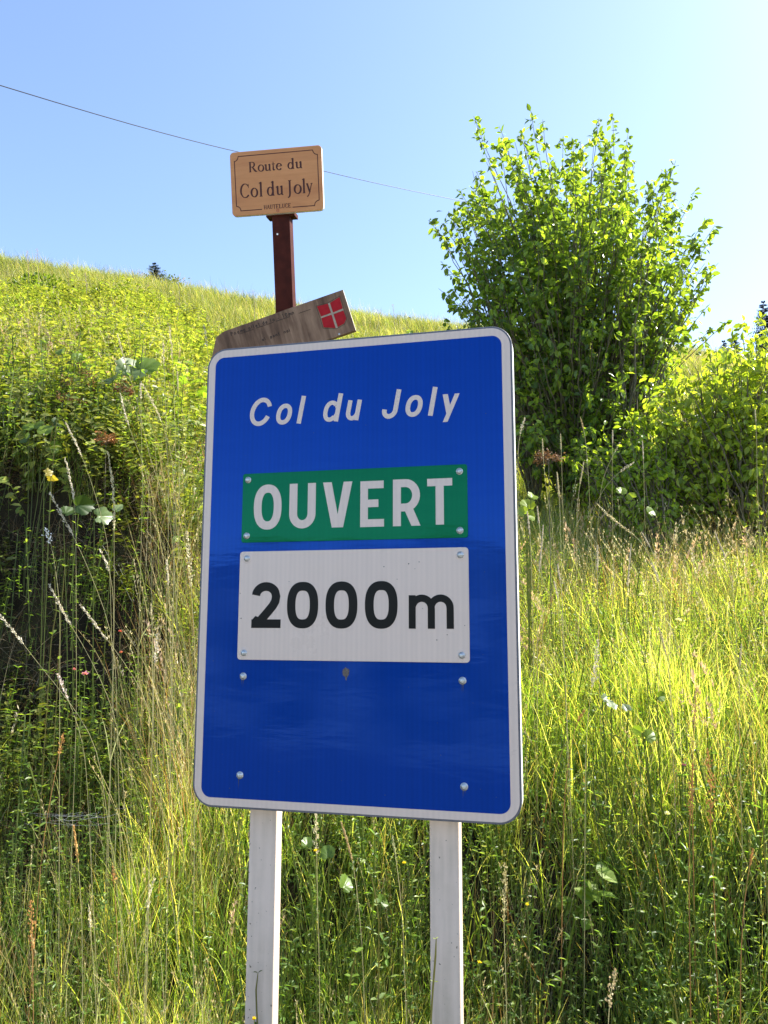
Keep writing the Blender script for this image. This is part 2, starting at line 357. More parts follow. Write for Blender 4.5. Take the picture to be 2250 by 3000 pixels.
class Pen:
    """flat raised lettering; every stroke sits a hair above the previous one"""
    def __init__(s, y, th=0.0004): s.b = Buf(); s.y = y; s.th = th; s.k = 0
    def _y(s): s.k += 1; return s.y - s.th - s.k * 1e-5
    def poly(s, pts):
        a = sum(pts[i - 1][0] * pts[i][1] - pts[i][0] * pts[i - 1][1] for i in range(len(pts)))
        if a < 0: pts = pts[::-1]
        prism(s.b, pts, s._y(), s.y)
    def stroke(s, pts, w, closed=False):
        n = len(pts); L_, Q = [], []
        ws = w if isinstance(w, (list, tuple)) else [w] * n
        for i in range(n):
            if closed: a, c = pts[i - 1], pts[(i + 1) % n]
            else: a, c = pts[max(i - 1, 0)], pts[min(i + 1, n - 1)]
            p = pts[i]
            d1 = Vector((p[0] - a[0], p[1] - a[1])); d2 = Vector((c[0] - p[0], c[1] - p[1]))
            if d1.length < 1e-9: d1 = d2
            if d2.length < 1e-9: d2 = d1
            d1.normalize(); d2.normalize(); t = (d1 + d2)
            t = t.normalized() if t.length > 1e-6 else d1
            nn = Vector((-t.y, t.x)); h = ws[i] / 2 / max(.5, nn.dot(Vector((-d1.y, d1.x))))
            L_.append((p[0] + nn.x * h, p[1] + nn.y * h)); Q.append((p[0] - nn.x * h, p[1] - nn.y * h))
        y = s._y(); m = 2 * n
        v = [(p[0], y, p[1]) for p in L_ + Q] + [(p[0], s.y, p[1]) for p in L_ + Q]
        f = []
        rngi = range(n) if closed else range(n - 1)
        for i in rngi:
            j = (i + 1) % n
            f += [(i, n + i, n + j, j), (i, j, m + j, m + i), (n + i, m + n + i, m + n + j, n + j)]
        if not closed: f += [(0, m, m + n, n), (n - 1, 2 * n - 1, m + 2 * n - 1, m + n - 1)]
        s.b.add(v, f)
    def obj(s, name, mat, parent):
        return s.b.obj(name, mat, parent)
    def letter(s, mat, parent, name='letter'):
        """what was drawn since the last call becomes one raised letter"""
        o = s.b.obj(name, mat, parent); s.b = Buf(); return o

# ------------------------------------------------------------------ the blue pass sign
mm = .001
SIGN_O = Vector((-0.44005, 1.9476, 2.28243)); YAW = R(-13.349)
sign = empty('pass_sign', 'large blue pass-status sign with white border on two white posts in front of the bank', 'sign', (SIGN_O.x, SIGN_O.y, 0), (0, 0, YAW))
Z0 = SIGN_O.z
def zz(y): return Z0 - y * mm          # board millimetres (down) to local z
def flip(p): return [(x * mm, zz(y)) for x, y in p]
b = Buf(); prism(b, rrect(-.0235, .765, zz(1122.5), zz(-24.5), .052, 12), 0.0015, .046, .0008); o = b.obj('edge_frame', M_rim, sign)
o.data.materials.append(M_back)
for p in o.data.polygons:
    if abs(p.normal.y) < .35: p.material_index = 1
# white border and blue field as thin sheets
b = Buf(); prism(b, rrect(-.0185, .7600, zz(1117.5), zz(-19.5), .047, 12), .0003, .0014); b.obj('white_border', M_white, sign)
b = Buf(); prism(b, rrect(0, .740, zz(1099.4), zz(0), .024, 10), -.0002, .0002); b.obj('blue_field', M_blue, sign)
b = Buf(); prism(b, rrect(.0, .742, zz(1100), zz(0), .03, 6), .0465, .0475); b.obj('back_panel', M_back, sign)
# posts
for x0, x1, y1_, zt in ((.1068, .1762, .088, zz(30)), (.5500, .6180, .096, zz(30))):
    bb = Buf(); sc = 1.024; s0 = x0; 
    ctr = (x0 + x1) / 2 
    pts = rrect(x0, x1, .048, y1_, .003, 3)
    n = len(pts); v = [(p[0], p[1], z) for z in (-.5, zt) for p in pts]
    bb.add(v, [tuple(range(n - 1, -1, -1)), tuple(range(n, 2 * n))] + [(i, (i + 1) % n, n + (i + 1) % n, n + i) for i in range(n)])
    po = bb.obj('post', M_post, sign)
# status plate
g = Buf(); prism(g, rrect(.0868, .6542, zz(486), zz(311.5), .006, 4), -.0028, -.0004, .0005); stp = g.obj('status_plate', M_green, sign); stp['label'] = 'green plate reading OUVERT'
def rivet(x, y, yf, parent, r=.0062, dish=None):
    bb = Buf(); lathe(bb, [(r * 1.45, 0), (r * 1.45, .0008), (r, .001), (r * .97, .0028), (r * .7, .0042), (r * .3, .0047)], 14, (x * mm, yf, zz(y)))
    o = bb.obj('rivet', M_rivet, parent, smooth=True)
    if dish:
        bb = Buf(); lathe(bb, [(r * 2.4, 0), (r * 2.2, .0004), (r * 1.5, .0002)], 16, (x * mm, yf, zz(y))); bb.obj('dimple', dish, parent, smooth=True)
for x, y in ((101, 327.6), (636, 328.5), (635.5, 469.2), (101, 469.1)): rivet(x, y, -.0028, stp, .0058)
P = Pen(-.0028)
w = 20.5
def st(P, pts, w, closed=False, sh=0, base=0):
    P.stroke([((x + sh * (base - y)) * mm, zz(y)) for x, y in pts], w * mm, closed)
def pg(P, pts, sh=0, base=0): P.poly([((x + sh * (base - y)) * mm, zz(y)) for x, y in pts])
st(P, arc(155, 398, 26.5, 46.5, 0, 360, 44, 2.35)[:-1], w, True); P.letter(M_white, stp)
st(P, dedupe([(222.5, 342)] + arc(246.3, 418, 23.8, 26, 180, 0, 20, 2.1)[0:0] + [(222.5, 418)] + [(246.3 - 23.8 * math.cos(R(a)), 418 + 26 * math.sin(R(a))) for a in range(9, 172, 9)] + [(270.2, 418), (270.2, 342)]), w); P.letter(M_white, stp)
pg(P, [(299, 342), (321, 342), (337, 422), (351.5, 342), (373.5, 342), (351, 454), (322.5, 454)]); P.letter(M_white, stp)
pg(P, [(394, 343), (413, 343), (413, 455), (394, 455)]); pg(P, [(413, 343), (452, 343), (452, 361.5), (413, 361.5)]); pg(P, [(413, 388.5), (439, 388.5), (439, 407), (413, 407)]); pg(P, [(413, 436.5), (453, 436.5), (453, 455), (413, 455)]); P.letter(M_white, stp)
pg(P, [(475, 342), (494.5, 342), (494.5, 455), (475, 455)])
st(P, [(494.5, 351.5), (506, 351.5)] + [(506 + 25.5 * math.sin(R(a)), 381 - 29.5 * math.cos(R(a))) for a in range(12, 169, 12)] + [(506, 410.5), (494.5, 410.5)], 19)
pg(P, [(502, 414), (523, 411), (542, 455), (520, 455)]); P.letter(M_white, stp)
pg(P, [(558.5, 343.5), (618.5, 343.5), (618.5, 361.5), (558.5, 361.5)]); pg(P, [(578.5, 361.5), (598, 361.5), (598, 454), (578.5, 454)]); P.letter(M_white, stp)
# altitude plate
g = Buf(); prism(g, rrect(.0845, .6545, zz(773), zz(508.5), .008, 4), -.0028, -.0004, .0006); alp = g.obj('altitude_plate', M_white, sign); alp['label'] = 'white plate reading 2000m'
for x, y in ((103.5, 525.7), (636, 526.2), (636.6, 756.4), (102.3, 756.7)): rivet(x, y, -.0028, alp, .0056, M_white)
P = Pen(-.0028)
st(P, [(131 + 25 - 26 * math.cos(R(a)), 618.5 - 23 * math.sin(R(a))) for a in range(4, 181, 11)][:15] + [(182.5, 620), (180.5, 632), (174, 643), (162, 657), (136, 686)], 21.5)
pg(P, [(119.5, 675.5), (195.5, 675.5), (195.5, 696.3), (119.5, 696.3)])
pg(P, [(119.5, 696.3), (119.5, 678), (130, 667), (150, 675.5)]); P.letter(M_black, alp, 'digit')
for cx in (251, 348.8, 446.6): st(P, arc(cx, 641, 29, 45.3, 0, 360, 48, 2.5)[:-1], 21.3, True); P.letter(M_black, alp, 'digit')
pg(P, [(513, 619), (529.5, 619), (529.5, 696.5), (513, 696.5)])
def arch(cx, r, top, bot, w):
    return [(cx - r * math.cos(R(a)), top + r * 1.02 * (1 - math.sin(R(a)))) for a in range(15, 171, 11)] + [(cx + r, top + r * 1.1), (cx + r, bot)]
st(P, arch(544, 22.5, 626, 696.5, 16.5), 16.8); st(P, arch(588.3, 22.3, 626, 696.5, 16.5), 16.8)
P.letter(M_black, alp)
sp = Buf()
for x, y, r_ in ((453, 551, 1.4), (513, 545, 1.6), (538, 541, 1.2), (528, 557, .9), (88, 612, 1.1), (92, 673, 1.6), (579, 722, 1.4), (603, 710, 1.2), (644, 689, 1.1), (166, 660, 1), (215, 584, 1), (546, 650, .9), (485, 581, 1.0)):
    lathe(sp, [(r_ * mm, 0), (r_ * mm * .6, .0004)], 6, (x * mm, -.0028, zz(y)))
sp.obj('dirt_specks', M_speck, alp)['kind'] = 'stuff'
# lower rivets and sticker scar
for x, y in ((100.8, 812.6), (637, 813.3), (99.4, 1044.9), (638, 1045.1)): rivet(x, y, -.0002, sign, .0062)
b = Buf(); random.seed(3)
pts = [(361 + (7 + 3 * random.random()) * math.cos(a), 799 + (9 + 5 * random.random()) * math.sin(a)) for a in np.linspace(0, 6.28, 16)[:-1]]
P = Pen(-.0003, .0003); pg(P, pts); pg(P, [(359, 808), (363, 808), (362.5, 818), (360, 817)]); P.obj('glue_scar', mat_simple('old_glue', (.12, .1, .085), .8, noise=.5, nscale=300), sign)
# dirt runs below the rivets, specks and small scratches on the film
gr = Buf(); random.seed(12)
for x, y in ((100.8, 812.6), (637, 813.3), (99.4, 1044.9), (638, 1045.1)):
    for k in range(3):
        dx = random.uniform(-4, 4); l_ = random.uniform(8, 26); prism(gr, [((x + dx) * mm, zz(y + 7 + l_)), ((x + dx + .9) * mm, zz(y + 8)), ((x + dx - .4) * mm, zz(y + 8))], -.0003 - k * 1e-5, -.0002)
for k in range(60):
    x, y = random.uniform(8, 732), random.uniform(10, 1090)
    if 84 < x < 656 and 305 < y < 776: continue
    r_ = random.uniform(.4, 1.3) * mm; lathe(gr, [(r_, 0), (r_ * .5, .0002)], 5, (x * mm, -.0002, zz(y)))
gm = gr.obj('grime', mat_simple('grime', (.05, .055, .08), .9), sign); gm['kind'] = 'stuff'
# title
P = Pen(-.0002, .0005); SH = .181; BL = 188.5; w = 11.6
def ss(pts, w_=w, c=False): st(P, pts, w_, c, SH, BL)
ss([(123 + 23.5 * math.cos(R(a)), 151.8 - 31 * math.sin(R(a))) for a in range(24, 338, 8)]); P.letter(M_white, sign)
ss(arc(187.5, 161.6, 15, 21.3, 0, 360, 36, 2.2)[:-1], 11.3, True); P.letter(M_white, sign)
ss([(231.5, 117.5), (231.5, 188.5)], 11.6); P.letter(M_white, sign)
ss(arc(311, 161.6, 13.8, 21.5, 40, 320, 30, 2.2), 10.8); ss([(311 + 11, 148), (326, 156)], 6); ss([(322, 176), (327, 168)], 6); ss([(328.8, 117.5), (328.8, 188.5)], 11.6); P.letter(M_white, sign)
ss([(357, 137), (357, 168)] + [(369 - 12 * math.cos(R(a)), 168 + 15 * math.sin(R(a))) for a in range(15, 150, 12)] + [(381, 170)], 11); ss([(381, 137), (381, 188.5)], 11.3); P.letter(M_white, sign)
ss([(476.8, 117.5), (476.8, 168)] + [(463 + 13.8 * math.cos(R(a)), 168 + 16 * math.sin(R(a))) for a in range(10, 171, 10)] + [(449.4, 166)], 11.6); P.letter(M_white, sign)
ss(arc(522, 161.6, 15, 21.3, 0, 360, 36, 2.2)[:-1], 11.3, True); P.letter(M_white, sign)
ss([(566.5, 117.5), (566.5, 188.5)], 11.6); P.letter(M_white, sign)
pg(P, [(588, 137.5), (600.5, 137.5), (611.5, 168), (615, 186), (606, 188)], SH, BL)
pg(P, [(617.5, 137.5), (629, 137.5), (611.5, 206), (600, 206)], SH, BL); P.letter(M_white, sign)

# ------------------------------------------------------------------ street-name sign on brown pole
def basis(o, angs, O):
    a, b_, c = [R(t) for t in angs]
    Rz = Matrix.Rotation(a, 4, 'Z'); Rx = Matrix.Rotation(b_, 4, 'X'); Ry = Matrix.Rotation(c, 4, 'Y')
    o.matrix_world = Matrix.Translation(O) @ Rz @ Rx @ Ry
BW = Matrix.Rotation(R(-7.61), 4, 'Z') @ Matrix.Rotation(R(12), 4, 'X') @ Matrix.Rotation(R(-.35), 4, 'Y')
PO = Vector((-0.4664, 3.1, 3.4806))
PLEN = 3.35
base = PO + BW.to_3x3() @ Vector((.008, .03, -PLEN))
street = empty('street_name_sign', 'small wooden street-name plate on a leaning dark brown pole behind the blue sign', 'sign', base, BW.to_euler())
street['label'] = 'small wooden street-name plate on a leaning dark brown pole behind the blue sign'
ox, oy, oz = -.008, -.03, PLEN   # plate centre in local space
bb = Buf(); box(bb, -.0394 , .0386, -.010, .048, 0, PLEN - .125)
pole = bb.obj('pole', M_brown, street)
bb = Buf(); lathe(bb, [(.0042, 0), (.0042, .0006)], 10, (ox - .0101, -.0101, oz - .2177)); bb.obj('bolt_hole', mat_simple('bright_bolt', (.85, .85, .85), .4), street)
bb = Buf(); box(bb, ox - .057, ox + .070, -.012, .052, oz - .1425, oz - .1255); bb.obj('bracket', M_brown, street)
bb = Buf(); prism(bb, rrect(ox - .2024, ox + .2024, oz - .1352, oz + .1352, .017, 8), oy, oy + .018, .0012); pl = bb.obj('name_plate', M_plate, street)
pl.data.materials.append(mat_simple('white_plate_edge', (.8, .76, .72), .6))
for p in pl.data.polygons:
    if abs(p.normal.y) < .5: p.material_index = 1
FY = oy
def tfp(x, z): return (ox + x * mm, oz + z * mm)
# border line with notched corners
P = Pen(FY, .0003)
def notch(cx, cz, r, a0, a1): return [(cx + r * math.cos(R(a)), cz + r * math.sin(R(a))) for a in np.linspace(a0, a1, 7)]
W_, H_ = 184, 117; r_ = 19
path = [(-68, -114)] + [(-W_ + 20, -114)] + [(-W_ + 20, -114)] + notch(-W_ + 0, -H_ + 2, 20, 0, 90)[1:] + [(-W_, 97)]
left = [(-68, -114), (-163, -114)] + notch(-182, -113, 19, 0, 90)[1:] + [(-183, 96)] + notch(-185, 115, 19, -90, 0)[1:] + [(-165, 116), (163, 117)] + notch(184, 117, 20, 180, 270)[1:] + [(184, 96), (184.5, -93)] + notch(184, -114, 20, 90, 180)[1:] + [(164, -115), (67, -115)]
P.stroke(dedupe([tfp(*p) for p in left]), .0036); P.obj('border_line', M_engr, pl)

def G(ch):
    """serif letters: list of (points, widths|width); unit = cap height, stem .13"""
    T, t = .125, .05
    def bowl(cx, cz, rx, rz, a0=0, a1=360, n=26, tilt=-12, th=T, tn=t):
        pts = []; ws = []
        for k in range(n + 1):
            a = a0 + (a1 - a0) * k / n
            pts.append((cx + rx * math.cos(R(a)), cz + rz * math.sin(R(a)))); ws.append(tn + (th - tn) * abs(math.cos(R(a - tilt))) ** 1.3)
        return (pts, ws)
    def stem(x, z0, z1, s0=True, s1=True, wd=T, sr=.11):
        o = [([(x, z0), (x, z1)], wd)]
        if s0: o.append(([(x - sr, z0 + .018), (x + sr, z0 + .018)], .036))
        if s1 == 'cap': o.append(([(x - sr, z1 - .018), (x + sr, z1 - .018)], .036))
        elif s1: o.append(([(x - wd / 2 - .07, z1 - .09), (x + .02, z1 - .005)], .05))
        return o
    X = .66
    D = {
     'R': (.86, stem(.15, 0, 1, True, 'cap') + [([(.15, .975), (.38, .975)], t), bowl(.37, .735, .2, .235, 90, -90), ([(.15, .5), (.38, .5)], t), ([(.36, .5), (.5, .3), (.66, .08), (.84, .02)], [.08, .14, .13, .03])]),
     'o': (.56, [bowl(.28, .325, .22, .31)]),
     'u': (.62, stem(.14, .16, X, False, True) + [([(.14, .2), (.16, .09), (.24, .04), (.33, .06), (.42, .13)], [T, .11, .07, .05, .04])] + stem(.46, .03, X, False, True) + [([(.46, .02), (.58, .02)], .045)]),
     't': (.4, [([(.17, .84), (.17, .14), (.21, .05), (.29, .04), (.36, .09)], [.05, T, .11, .07, .03]), ([(.03, X - .03), (.36, X - .03)], .05)]),
     'e': (.52, [([(.09, .38), (.44, .38)], .045), bowl(.27, .325, .19, .31, 10, 325)]),
     'd': (.62, [bowl(.27, .32, .2, .3, 20, 340)] + stem(.48, .0, 1.04, False, True) + [([(.48, .02), (.6, .03)], .045)]),
     'C': (.84, [bowl(.45, .5, .36, .49, 38, 320), ([(.74, .97), (.755, .68)], .035), ([(.74, .2), (.76, .1)], .03)]),
     'l': (.3, stem(.15, 0, 1.04, True, True)),
     'J': (.4, [([(.2, .98), (.2, .05), (.17, -.12), (.08, -.2), (.0, -.22)], [T, T, .11, .07, .09]), ([(.06, .98), (.34, .98)], .036)]),
     'y': (.6, [([(.1, X), (.32, .06)], .12), ([(.5, X), (.3, .02), (.2, -.18), (.08, -.26)], [.05, .06, .06, .09]), ([(0, X), (.2, X)], .036), ([(.4, X), (.6, X)], .036)]),
     'H': (.86, stem(.15, 0, 1, True, 'cap') + stem(.7, 0, 1, True, 'cap') + [([(.15, .5), (.7, .5)], t)]),
     'A': (.8, [([(.1, .02), (.39, 1)], .06), ([(.38, 1), (.7, .02)], .13), ([(.2, .35), (.58, .35)], t), ([(.0, .02), (.22, .02)], .036), ([(.56, .02), (.82, .02)], .036)]),
     'U': (.84, [([(.17, .98), (.17, .25), (.24, .08), (.42, .03), (.6, .1), (.68, .3), (.68, .98)], [T, T, .1, .06, .06, .06, .06]), ([(.05, .98), (.3, .98)], .036), ([(.57, .98), (.8, .98)], .036)]),
     'T': (.74, stem(.37, 0, .97, True, False) + [([(.03, .97), (.71, .97)], .05), ([(.04, .98), (.03, .8)], .035), ([(.7, .98), (.71, .8)], .035)]),
     'E': (.66, stem(.15, 0, 1, True, 'cap') + [([(.15, .975), (.6, .975)], t), ([(.15, .5), (.48, .5)], t), ([(.15, .025), (.62, .025)], t), ([(.6, .98), (.6, .82)], .035), ([(.62, .0), (.64, .2)], .035)]),
     'L': (.64, stem(.15, 0, 1, True, 'cap') + [([(.15, .025), (.58, .025)], t), ([(.58, .0), (.61, .22)], .035)]),
    }
    return D[ch]
def word(P, spec, base, cap, wscale=1.0):
    for ch, x0, x1 in spec:
        adv, prims = G(ch); sx = (x1 - x0) / adv
        for pts, ws in prims:
            q = [tfp(x0 + p[0] * sx, base + p[1] * cap) for p in pts]
            k = (sx * .5 + cap * .5) * mm * wscale
            P.stroke(dedupe(q) if len(set(q)) > 2 else q, [a * k for a in ws] if isinstance(ws, list) and len(dedupe(q)) == len(ws) else (ws if not isinstance(ws, list) else sum(ws) / len(ws)) * k)
        P.letter(M_engr, pl)
P = Pen(FY, .0003)
word(P, [('R', -120.5, -82), ('o', -80, -51.5), ('u', -51, -19.5), ('t', -19, -1.5), ('e', -.5, 28), ('d', 51, 82), ('u', 85, 118)], 45.5, 43, 1.25)
word(P, [('C', -164, -120), ('o', -116, -83), ('l', -79, -61), ('d', -44, -9), ('u', -4, 31), ('J', 48, 68), ('o', 75, 110), ('l', 112, 128), ('y', 129, 159)], -60, 59, 1.12)
xs0 = np.linspace(-60, 61, 10)
word(P, [(c, xs0[i], xs0[i + 1] - 1.2) for i, c in enumerate('HAUTELUCE')], -115, 17.5, 1.3)
P = Pen(FY, .0003); P.stroke([tfp(*p) for p in ((-4, -120), (-4, -127), (1, -131), (6, -127), (6, -120))], .0022, True); P.stroke([tfp(-2, -124), tfp(4, -124)], .002); P.obj('crest', M_plred, pl)

# ------------------------------------------------------------------ old carved board
BD = empty('carved_wooden_board', 'old grey carved wooden board with red shield and white cross, tilted above the blue sign', 'sign')
basis(BD, (-5.51, 6, -17.32), Vector((-0.3928, 3.075, 2.7939)))
out = [(-.34, .052), (-.36, -.02), (-.325, -.089), (.2632, -.0892), (.2642, .0892), (-.2638, .0892), (-.300, .074)]
out = [(-.262, .0892), (-.300, .076), (-.345, -.0), (-.300, -.076), (-.262, -.0892), (.2632, -.0892), (.2642, .0892)]
b = Buf(); a = sum(out[i - 1][0] * out[i][1] - out[i][0] * out[i - 1][1] for i in range(len(out)))
prism(b, out if a > 0 else out[::-1], -.012, .012, .001); plank = b.obj('plank', M_oldwood, BD)
plank.data.materials.append(M_endgrain)
for p in plank.data.polygons:
    if p.normal.x > .7: p.material_index = 1  # right end alone takes the paler grain colour
FYB = -.012
quads = [[(141, 58), (186, 54), (188, 13), (145, 13)], [(197, 53), (241, 64), (239.5, 15), (197, 11)], [(144, 5), (188, 5), (186.5, -53), (141, -34)], [(197, 3), (239.5, 5), (241, -30), (226, -47), (197, -52)]]
def bpt(x, z): return (x * mm, z * mm)
P = Pen(FYB, .0012)
for q in quads: P.poly([bpt(*p) for p in q])
P.obj('shield', M_red, BD)
P = Pen(FYB, .0006); P.poly([bpt(*p) for p in ((188.5, 55), (196, 55), (196, -55), (187.5, -55))]); P.poly([bpt(*p) for p in ((143, 12), (241, 13.5), (241, 6), (143, 5.2))]); P.obj('cross', M_cross, BD)
P = Pen(FYB, .0004); q = [bpt(*p) for p in ((138, 61), (187, 57), (244, 68), (242.5, -32), (228, -50), (190, -57), (138, -37))]; P.stroke(q, .0016, True); P.obj('shield_outline', M_carve, BD)
# carved writing, weathered beyond reading in the photo: small grooves over ruled lines
P = Pen(FYB, .0004); random.seed(5)
def carve(x, z, h, kind):
    s = h
    sh = {'n': [[(0, 0), (0, .6)], [(0, .5), (.3, .6), (.42, .45), (.42, 0)]], 'l': [[(0, 0), (0, 1)]], 'o': [[(.2 + .2 * math.cos(a), .3 + .3 * math.sin(a)) for a in np.linspace(0, 6.2, 9)]],
          'e': [[(0, .3), (.4, .35), (.3, .58), (.05, .5), (0, .2), (.15, 0), (.4, .08)]], 'p': [[(0, -.3), (0, .6)], [(0, .5), (.3, .6), (.42, .3), (.25, 0), (0, .1)]], 'i': [[(0, 0), (0, .6)]],
          'a': [[(.4, .6), (.4, 0)], [(.4, .5), (.15, .6), (0, .3), (.15, 0), (.4, .12)]], 'C': [[(.6, .9), (.3, 1), (.02, .75), (0, .3), (.25, 0), (.6, .1)]], 'm': [[(0, 0), (0, .6)], [(0, .5), (.2, .6), (.3, .45), (.3, 0)], [(.3, .5), (.5, .6), (.6, .45), (.6, 0)]],
          '1': [[(0, .8), (.15, 1), (.15, 0)]], '0': [[(.2 + .2 * math.cos(a), .5 + .5 * math.sin(a)) for a in np.linspace(0, 6.2, 9)]], 'h': [[(0, 0), (0, 1)], [(0, .5), (.3, .6), (.4, 0)]], 'P': [[(0, 0), (0, 1)], [(0, 1), (.4, .95), (.45, .65), (0, .5)]], 't': [[(.1, 1), (.1, 0), (.3, 0)], [(-.08, .62), (.3, .62)]],
          'd': [[(.4, 1), (.4, 0)], [(.4, .5), (.15, .6), (0, .3), (.15, 0), (.4, .12)]], '-': [[(0, .3), (.3, .3)]]}[kind]
    for p in sh: P.stroke(dedupe([bpt(x + a * s, z + c * s) for a, c in p]), .0026)
x = -236
for ch, adv in zip('Pnamp allet de la - 10mn', [13] * 40):
    if ch != ' ': carve(x, 60 - abs(x) * 0.0, 15, ch if ch in 'nlopeiaCm10hPtd-' else 'e')
    x += 14.6 if ch in 'mn' else (9 if ch in 'lit ' else 13.2)
for x0, x1 in ((-200, -140), (-128, -52), (-40, 20), (60, 112)): P.stroke([bpt(x0, 56), bpt(x1, 55.5)], .002)
x = -118
for ch in 'al pont nal':
    if ch != ' ': carve(x, -4, 13, ch if ch in 'nlopeiaCmt' else 'e')
    x += 12
P.obj('carved_writing', M_carve, BD)
b = Buf(); lathe(b, [(.004, 0), (.004, .002), (.002, .003)], 10, (.1937, -.012, -.083)); b.obj('screw', M_rivet, BD)

# ------------------------------------------------------------------ plant pieces
def blades(n, L, wd, rad, curv, col, lean=.25, seg=4, cvar=.25, rg=rng, wob=.0):
    """n curved grass blades rooted in a disc; returns verts, quads, colours"""
    an = rg.uniform(0, 2 * np.pi, n); r0 = rad * np.sqrt(rg.uniform(0, 1, n)); pa = rg.uniform(0, 2 * np.pi, n)
    bx, by = r0 * np.cos(pa), r0 * np.sin(pa)
    Ls = rg.uniform(L[0], L[1], n); ln = rg.uniform(0, lean, n); cv = rg.uniform(curv[0], curv[1], n)
    ww = rg.uniform(wd[0], wd[1], n) / 2; tw = rg.uniform(0, np.pi, n)
    t = np.linspace(0, 1, seg + 1)[None, :]
    ang = ln[:, None] + cv[:, None] * t ** 1.6
    ds = Ls[:, None] / seg
    h = np.cumsum(np.sin(ang) * ds, 1) - np.sin(ang[:, :1]) * ds; z = np.cumsum(np.cos(ang) * ds, 1) - np.cos(ang[:, :1]) * ds
    X = bx[:, None] + np.cos(an)[:, None] * h; Y = by[:, None] + np.sin(an)[:, None] * h
    if wob: X = X + np.cumsum(rg.normal(0, wob, X.shape), 1) * (t > 0)
    wf = ww[:, None] * np.clip(np.minimum(1, .55 + t * 2) * (1 - t ** 2.2), .06, 1)
    px, py = -np.sin(an + tw * .5)[:, None], np.cos(an + tw * .5)[:, None]
    A = np.stack([X + px * wf, Y + py * wf, z], -1); B = np.stack([X - px * wf, Y - py * wf, z], -1)
    V = np.stack([A, B], 2).reshape(n, -1, 3); m = (seg + 1) * 2
    base = (np.arange(n) * m)[:, None] + np.arange(seg)[None, :] * 2
    Fq = np.stack([base, base + 1, base + 3, base + 2], -1).reshape(-1, 4)
    col = np.array(col, float)
    if col.ndim == 1: C = np.tile(col, (n, 1))
    else: C = col[rg.integers(0, len(col), n)]
    C = C * rg.uniform(1 - cvar, 1 + cvar, (n, 1))
    C = np.repeat(C, m, 0)
    return V.reshape(-1, 3), Fq, C

LEAF = np.array([(0, 0, 0), (.30, .38, .06), (.26, .75, .05), (0, 1.08, -.12), (-.26, .75, .05), (-.30, .38, .06), (0, .42, -.03), (0, .78, -.06)], float)
LEAF_F = np.array([(0, 1, 6, 6), (1, 2, 7, 6), (2, 3, 7, 7), (0, 6, 5, 5), (6, 7, 4, 5), (7, 3, 4, 4)])
def leaves(P, size, nrm_up=.5, dirs=None, col=(.1, .16, .03), cvar=.25, rg=rng, droop=.3, wide=1.0):
    """leaf faces at points P (n,3)"""
    n = len(P); s = rg.uniform(size[0], size[1], n)
    if dirs is None: dirs = rg.normal(0, 1, (n, 3)); dirs[:, 2] = dirs[:, 2] * .4 - droop
    d = dirs / (np.linalg.norm(dirs, axis=1, keepdims=True) + 1e-9)
    up = rg.normal(0, 1, (n, 3)) * (1 - nrm_up); up[:, 2] += nrm_up * 1.5
    x = np.cross(d, up); x /= np.linalg.norm(x, axis=1, keepdims=True) + 1e-9; z = np.cross(x, d)
    V = P[:, None, :] + (x[:, None, :] * LEAF[None, :, 0:1] * wide + d[:, None, :] * LEAF[None, :, 1:2] + z[:, None, :] * LEAF[None, :, 2:3]) * s[:, None, None]
    C = np.array(col, float)
    C = np.tile(C, (n, 1)) if C.ndim == 1 else C[rg.integers(0, len(C), n)]
    C = C * rg.uniform(1 - cvar, 1 + cvar, (n, 1))
    k = len(LEAF)
    F = [tuple(dict.fromkeys((q + i * k).tolist())) for i in range(n) for q in LEAF_F]
    return V.reshape(-1, 3), F, np.repeat(C, k, 0)

def merge(*parts):
    V, F, C, n = [], [], [], 0
    for v, f, c in parts:
        V.append(v); C.append(c); F += [tuple(int(i) + n for i in q) for q in (f.tolist() if isinstance(f, np.ndarray) else f)]; n += len(v)
    return np.concatenate(V), F, np.concatenate(C)

